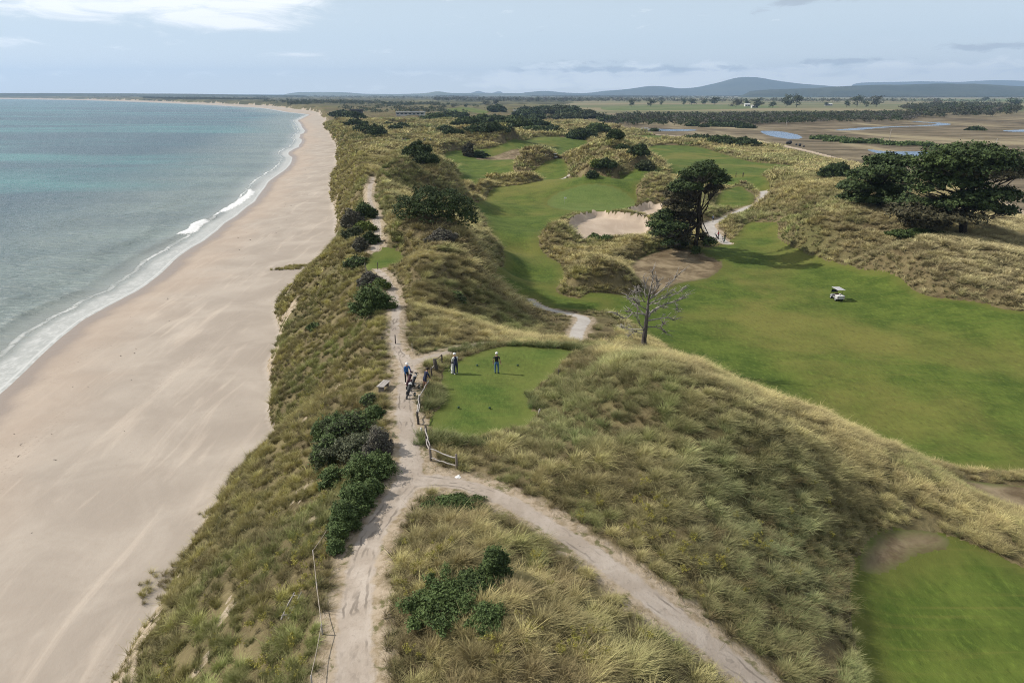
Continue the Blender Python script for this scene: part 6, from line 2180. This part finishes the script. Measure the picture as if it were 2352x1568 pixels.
def play():
    person(1141, 857, 'golfer in black shirt, blue jeans and white cap standing on the tee', 'black', 'jean', cap='white', rz=R(-4), h=1.82, shoes='navy')
    person(1047.5, 859, 'stooping person in navy vest with white sleeves beside a white golf bag', 'navy', 'navy', cap='white', rz=R(28), h=1.80, lean=R(16), sleeve='white', shoes='white', pose='lean')
    person(935, 879, 'person in blue jacket and white cap behind the parked trolleys', 'blue', 'black', cap='white', rz=R(-150), h=1.80, sleeve='blue', forearm='blue', lean=R(14), shoes='white', pose='lean')
    person(976.5, 894, 'person in navy shirt and shorts leaning on the fence', 'navy', 'navy', rz=R(-52), h=1.80, lean=R(22), shin='skin', sleeve='navy', pose='lean')
    carry_bag(1039.5, 858, 'white and black golf bag standing next to the stooping person', ('white', 'lgrey', 'black', 'lgrey'), 3, rz=R(20))
    trolley(941, 889, 'maroon trolley and bag, the furthest of the three parked trolleys', ('maroon', 'maroon', 'black', 'maroon'), R(-20), 1)
    trolley(951, 893, 'black trolley and bag, the middle of the three parked trolleys', ('black', 'tarp', 'grey', 'black'), R(-25), 2)
    trolley(941, 911, 'black and white trolley, the nearest of the three parked trolleys', ('tarp', 'black', 'white', 'maroon'), R(-20), 4)
    for q in ((1053.3, 938, 'dark round tee marker at the near left of the tee'), (1124.7, 939, 'dark round tee marker at the near middle of the tee'), (1096, 841, 'dark round tee marker between the stooping person and the golfer'), (1189, 841, 'dark round tee marker right of the golfer')):
        ball_marker(*q)
    buggy(1921, 688, 'grey golf buggy with flat canopy and cargo box on the broad fairway', R(3))
    # further off
    person(1650, 549, 'person in red jacket pulling a trolley on the concrete path', 'red', 'black', rz=R(40), detail=False, pose='walk', sleeve='red', forearm='red', lean=R(12), hair=True)
    trolley(1645, 549, 'dark trolley pulled by the person in red', ('black', 'black', 'grey', 'black'), R(40), 6)['group'] = 'trolleys of the far players'
    person(1664, 555, 'person in black with a trolley at the end of the concrete path', 'black', 'dkgreen', cap='black', rz=R(10), detail=False, pose='walk', sleeve='black')
    trolley(1660, 557, 'dark trolley beside the person in black', ('black', 'lgrey', 'white', 'black'), R(10), 7)['group'] = 'trolleys of the far players'
    person(1637.5, 510, 'person in pale blue on the path behind the half-bare pine', 'lgrey', 'navy', rz=R(30), detail=False, pose='walk', sleeve='blue')
    person(1690, 407, 'left one of the two players on the far right fairway', 'black', 'maroon', rz=R(60), detail=False, pose='walk', sleeve='black')
    person(1706, 408, 'right one of the two players on the far right fairway', 'black', 'black', rz=R(-40), detail=False, pose='lean', sleeve='black', lean=R(15))
    person(1252, 340, 'dark lone player far up the middle fairway', 'black', 'black', detail=False, rz=R(30), pose='walk')
    person(1262, 362, 'player beside the far buggy, behind the tussock islet', 'black', 'navy', detail=False, pose='walk', rz=R(-30))
    person(1253, 361, 'player in pale shirt left of the far buggy', 'lgrey', 'grey', detail=False, rz=R(80), pose='walk')
    buggy(1275, 364, 'small far golf buggy on the middle fairway', R(15), True)
    buggy(1475, 329, 'tiny far golf buggy on the bright river fairway', R(-60), True)
    person(1463, 328, 'tiny player left of the buggy on the river fairway', 'black', 'black', detail=False)
    person(1077, 484, 'dark figure with a bag at the foot of the large thicket', 'black', 'black', detail=False, pose='walk', lean=R(15))
    for px, lab in ((925, 'leftmost of four tiny players on the far crest green'), (931, 'second of four tiny players on the far crest green'), (976, 'third of four tiny players on the far crest green'), (989, 'rightmost of four tiny players on the far crest green')):
        person(px, 326, lab, 'lgrey' if px < 980 else 'grey', 'black', detail=False, pose='walk', group='tiny players on the far crest green')


def weeds():
    """yellow flowering weeds in the tussocks"""
    g = np.random.default_rng(21)
    src = []
    for k in range(4):
        b = [(g.normal(0, .16), g.normal(0, .16), .35 + .3 * g.random(), .10, .10, .16) for _ in range(7)]
        m = leaf_cloud('weed', b, 260, .030, 60 + k, shell=.2, clump=6)
        m.materials.append(LEAF['yellow'])
        src.append(m)
    P = []
    for px, py, n, sx, sy in ((1880, 1180, 5, 40, 60), (1300, 1440, 8, 60, 50), (1330, 1500, 10, 45, 30), (1400, 1500, 5, 60, 40), (980, 1290, 8, 50, 60), (950, 1340, 6, 30, 40), (1240, 1340, 4, 40, 40), (1480, 1160, 9, 30, 40), (1520, 1230, 10, 40, 40), (1590, 1310, 8, 40, 40), (1450, 1380, 8, 50, 40),
                             (1760, 1250, 10, 60, 60), (1180, 1500, 4, 60, 40), (960, 1500, 6, 60, 50), (1350, 1180, 5, 20, 20), (700, 1250, 24, 60, 90), (640, 1400, 20, 70, 90), (600, 1500, 18, 90, 60), (740, 1130, 14, 40, 60), (690, 900, 16, 40, 60), (720, 820, 16, 50, 50), (1640, 1350, 6, 30, 30), (890, 1390, 4, 8, 50)):
        for _ in range(n):
            a, b = px + g.normal() * sx, py + g.normal() * sy
            P.append(hit(a, min(b, 1640)))
    P = np.array(P)
    idx, flat, trk = classify(P[:, 0], P[:, 1])
    P = P[(idx == -1) & (trk > .6) & (P[:, 0] > toeX(P[:, 1]) + .5)]
    n = len(P)
    s = .45 + .6 * g.random(n)
    instancer('yellow_weed', P, np.stack([g.normal(0, .1, n), g.normal(0, .1, n), g.random(n) * 6.28], -1), np.stack([s, s, s * 1.1], -1), g.integers(0, 4, n), np.ones((n, 4)), src, 'yellow flowering weeds dotted through the tussocks', 'weeds')


def wrack():
    """scraps of dry seaweed along the tide line"""
    g = np.random.default_rng(5)
    src = []
    for k in range(3):
        b = [(g.normal(0, .22), g.normal(0, .07), .02, .10, .06, .03) for _ in range(5)]
        m = leaf_cloud('scrap', b, 60, .05, 80 + k, shell=.1, clump=5)
        m.materials.append(MT['timberd'])
        src.append(m)
    n = 50
    y = np.exp(g.uniform(math.log(38), math.log(330), n))
    x = shoreX(y) + g.uniform(4, 14, n) ** 1.0 + g.exponential(3, n)
    k = x < toeX(y) - 2
    x, y = x[k], y[k]
    n = len(x)
    s = .25 + .6 * g.random(n) ** 2
    instancer('tide_wrack', np.stack([x, y, height(x, y) + .01], -1), np.stack([np.zeros(n), np.zeros(n), g.random(n) * 6.28], -1), np.stack([s, s, s], -1), g.integers(0, 3, n), np.ones((n, 4)), src, 'dark scraps of seaweed scattered along the tide line', 'seaweed')


def haze():
    v, f = boxv(-24000, 24000, -400, 21500, -7, 700)
    me = bpy.data.meshes.new('haze')
    me.from_pydata(v.tolist(), [], f)
    m = bpy.data.materials.new('haze_air')
    m.use_nodes = True
    t = NT(m.node_tree)
    t.n.clear()
    pv = t.new('ShaderNodeVolumePrincipled')
    pv.inputs['Color'].default_value = (0.50, 0.71, 1.0, 1)
    pv.inputs['Density'].default_value = 0.5 / 7600
    pv.inputs['Anisotropy'].default_value = 0.2
    out = t.new('ShaderNodeOutputMaterial')
    t.l.new(pv.outputs[0], out.inputs['Volume'])
    o = link('haze', me, m, kind='stuff', label='thin blue-white sea haze over the distance', category='haze')
    o.display_type = 'WIRE'


# ------------------------------------------------------------------ build
mats()
build_hills()
far_woods()
farm_trees()
houses()
power_poles()
bales()
plant_shrubs()
plant_trees()
dead_tree()
fences()
bench()
flag()
litter()
play()
weeds()
wrack()
scatter_grass()
haze()
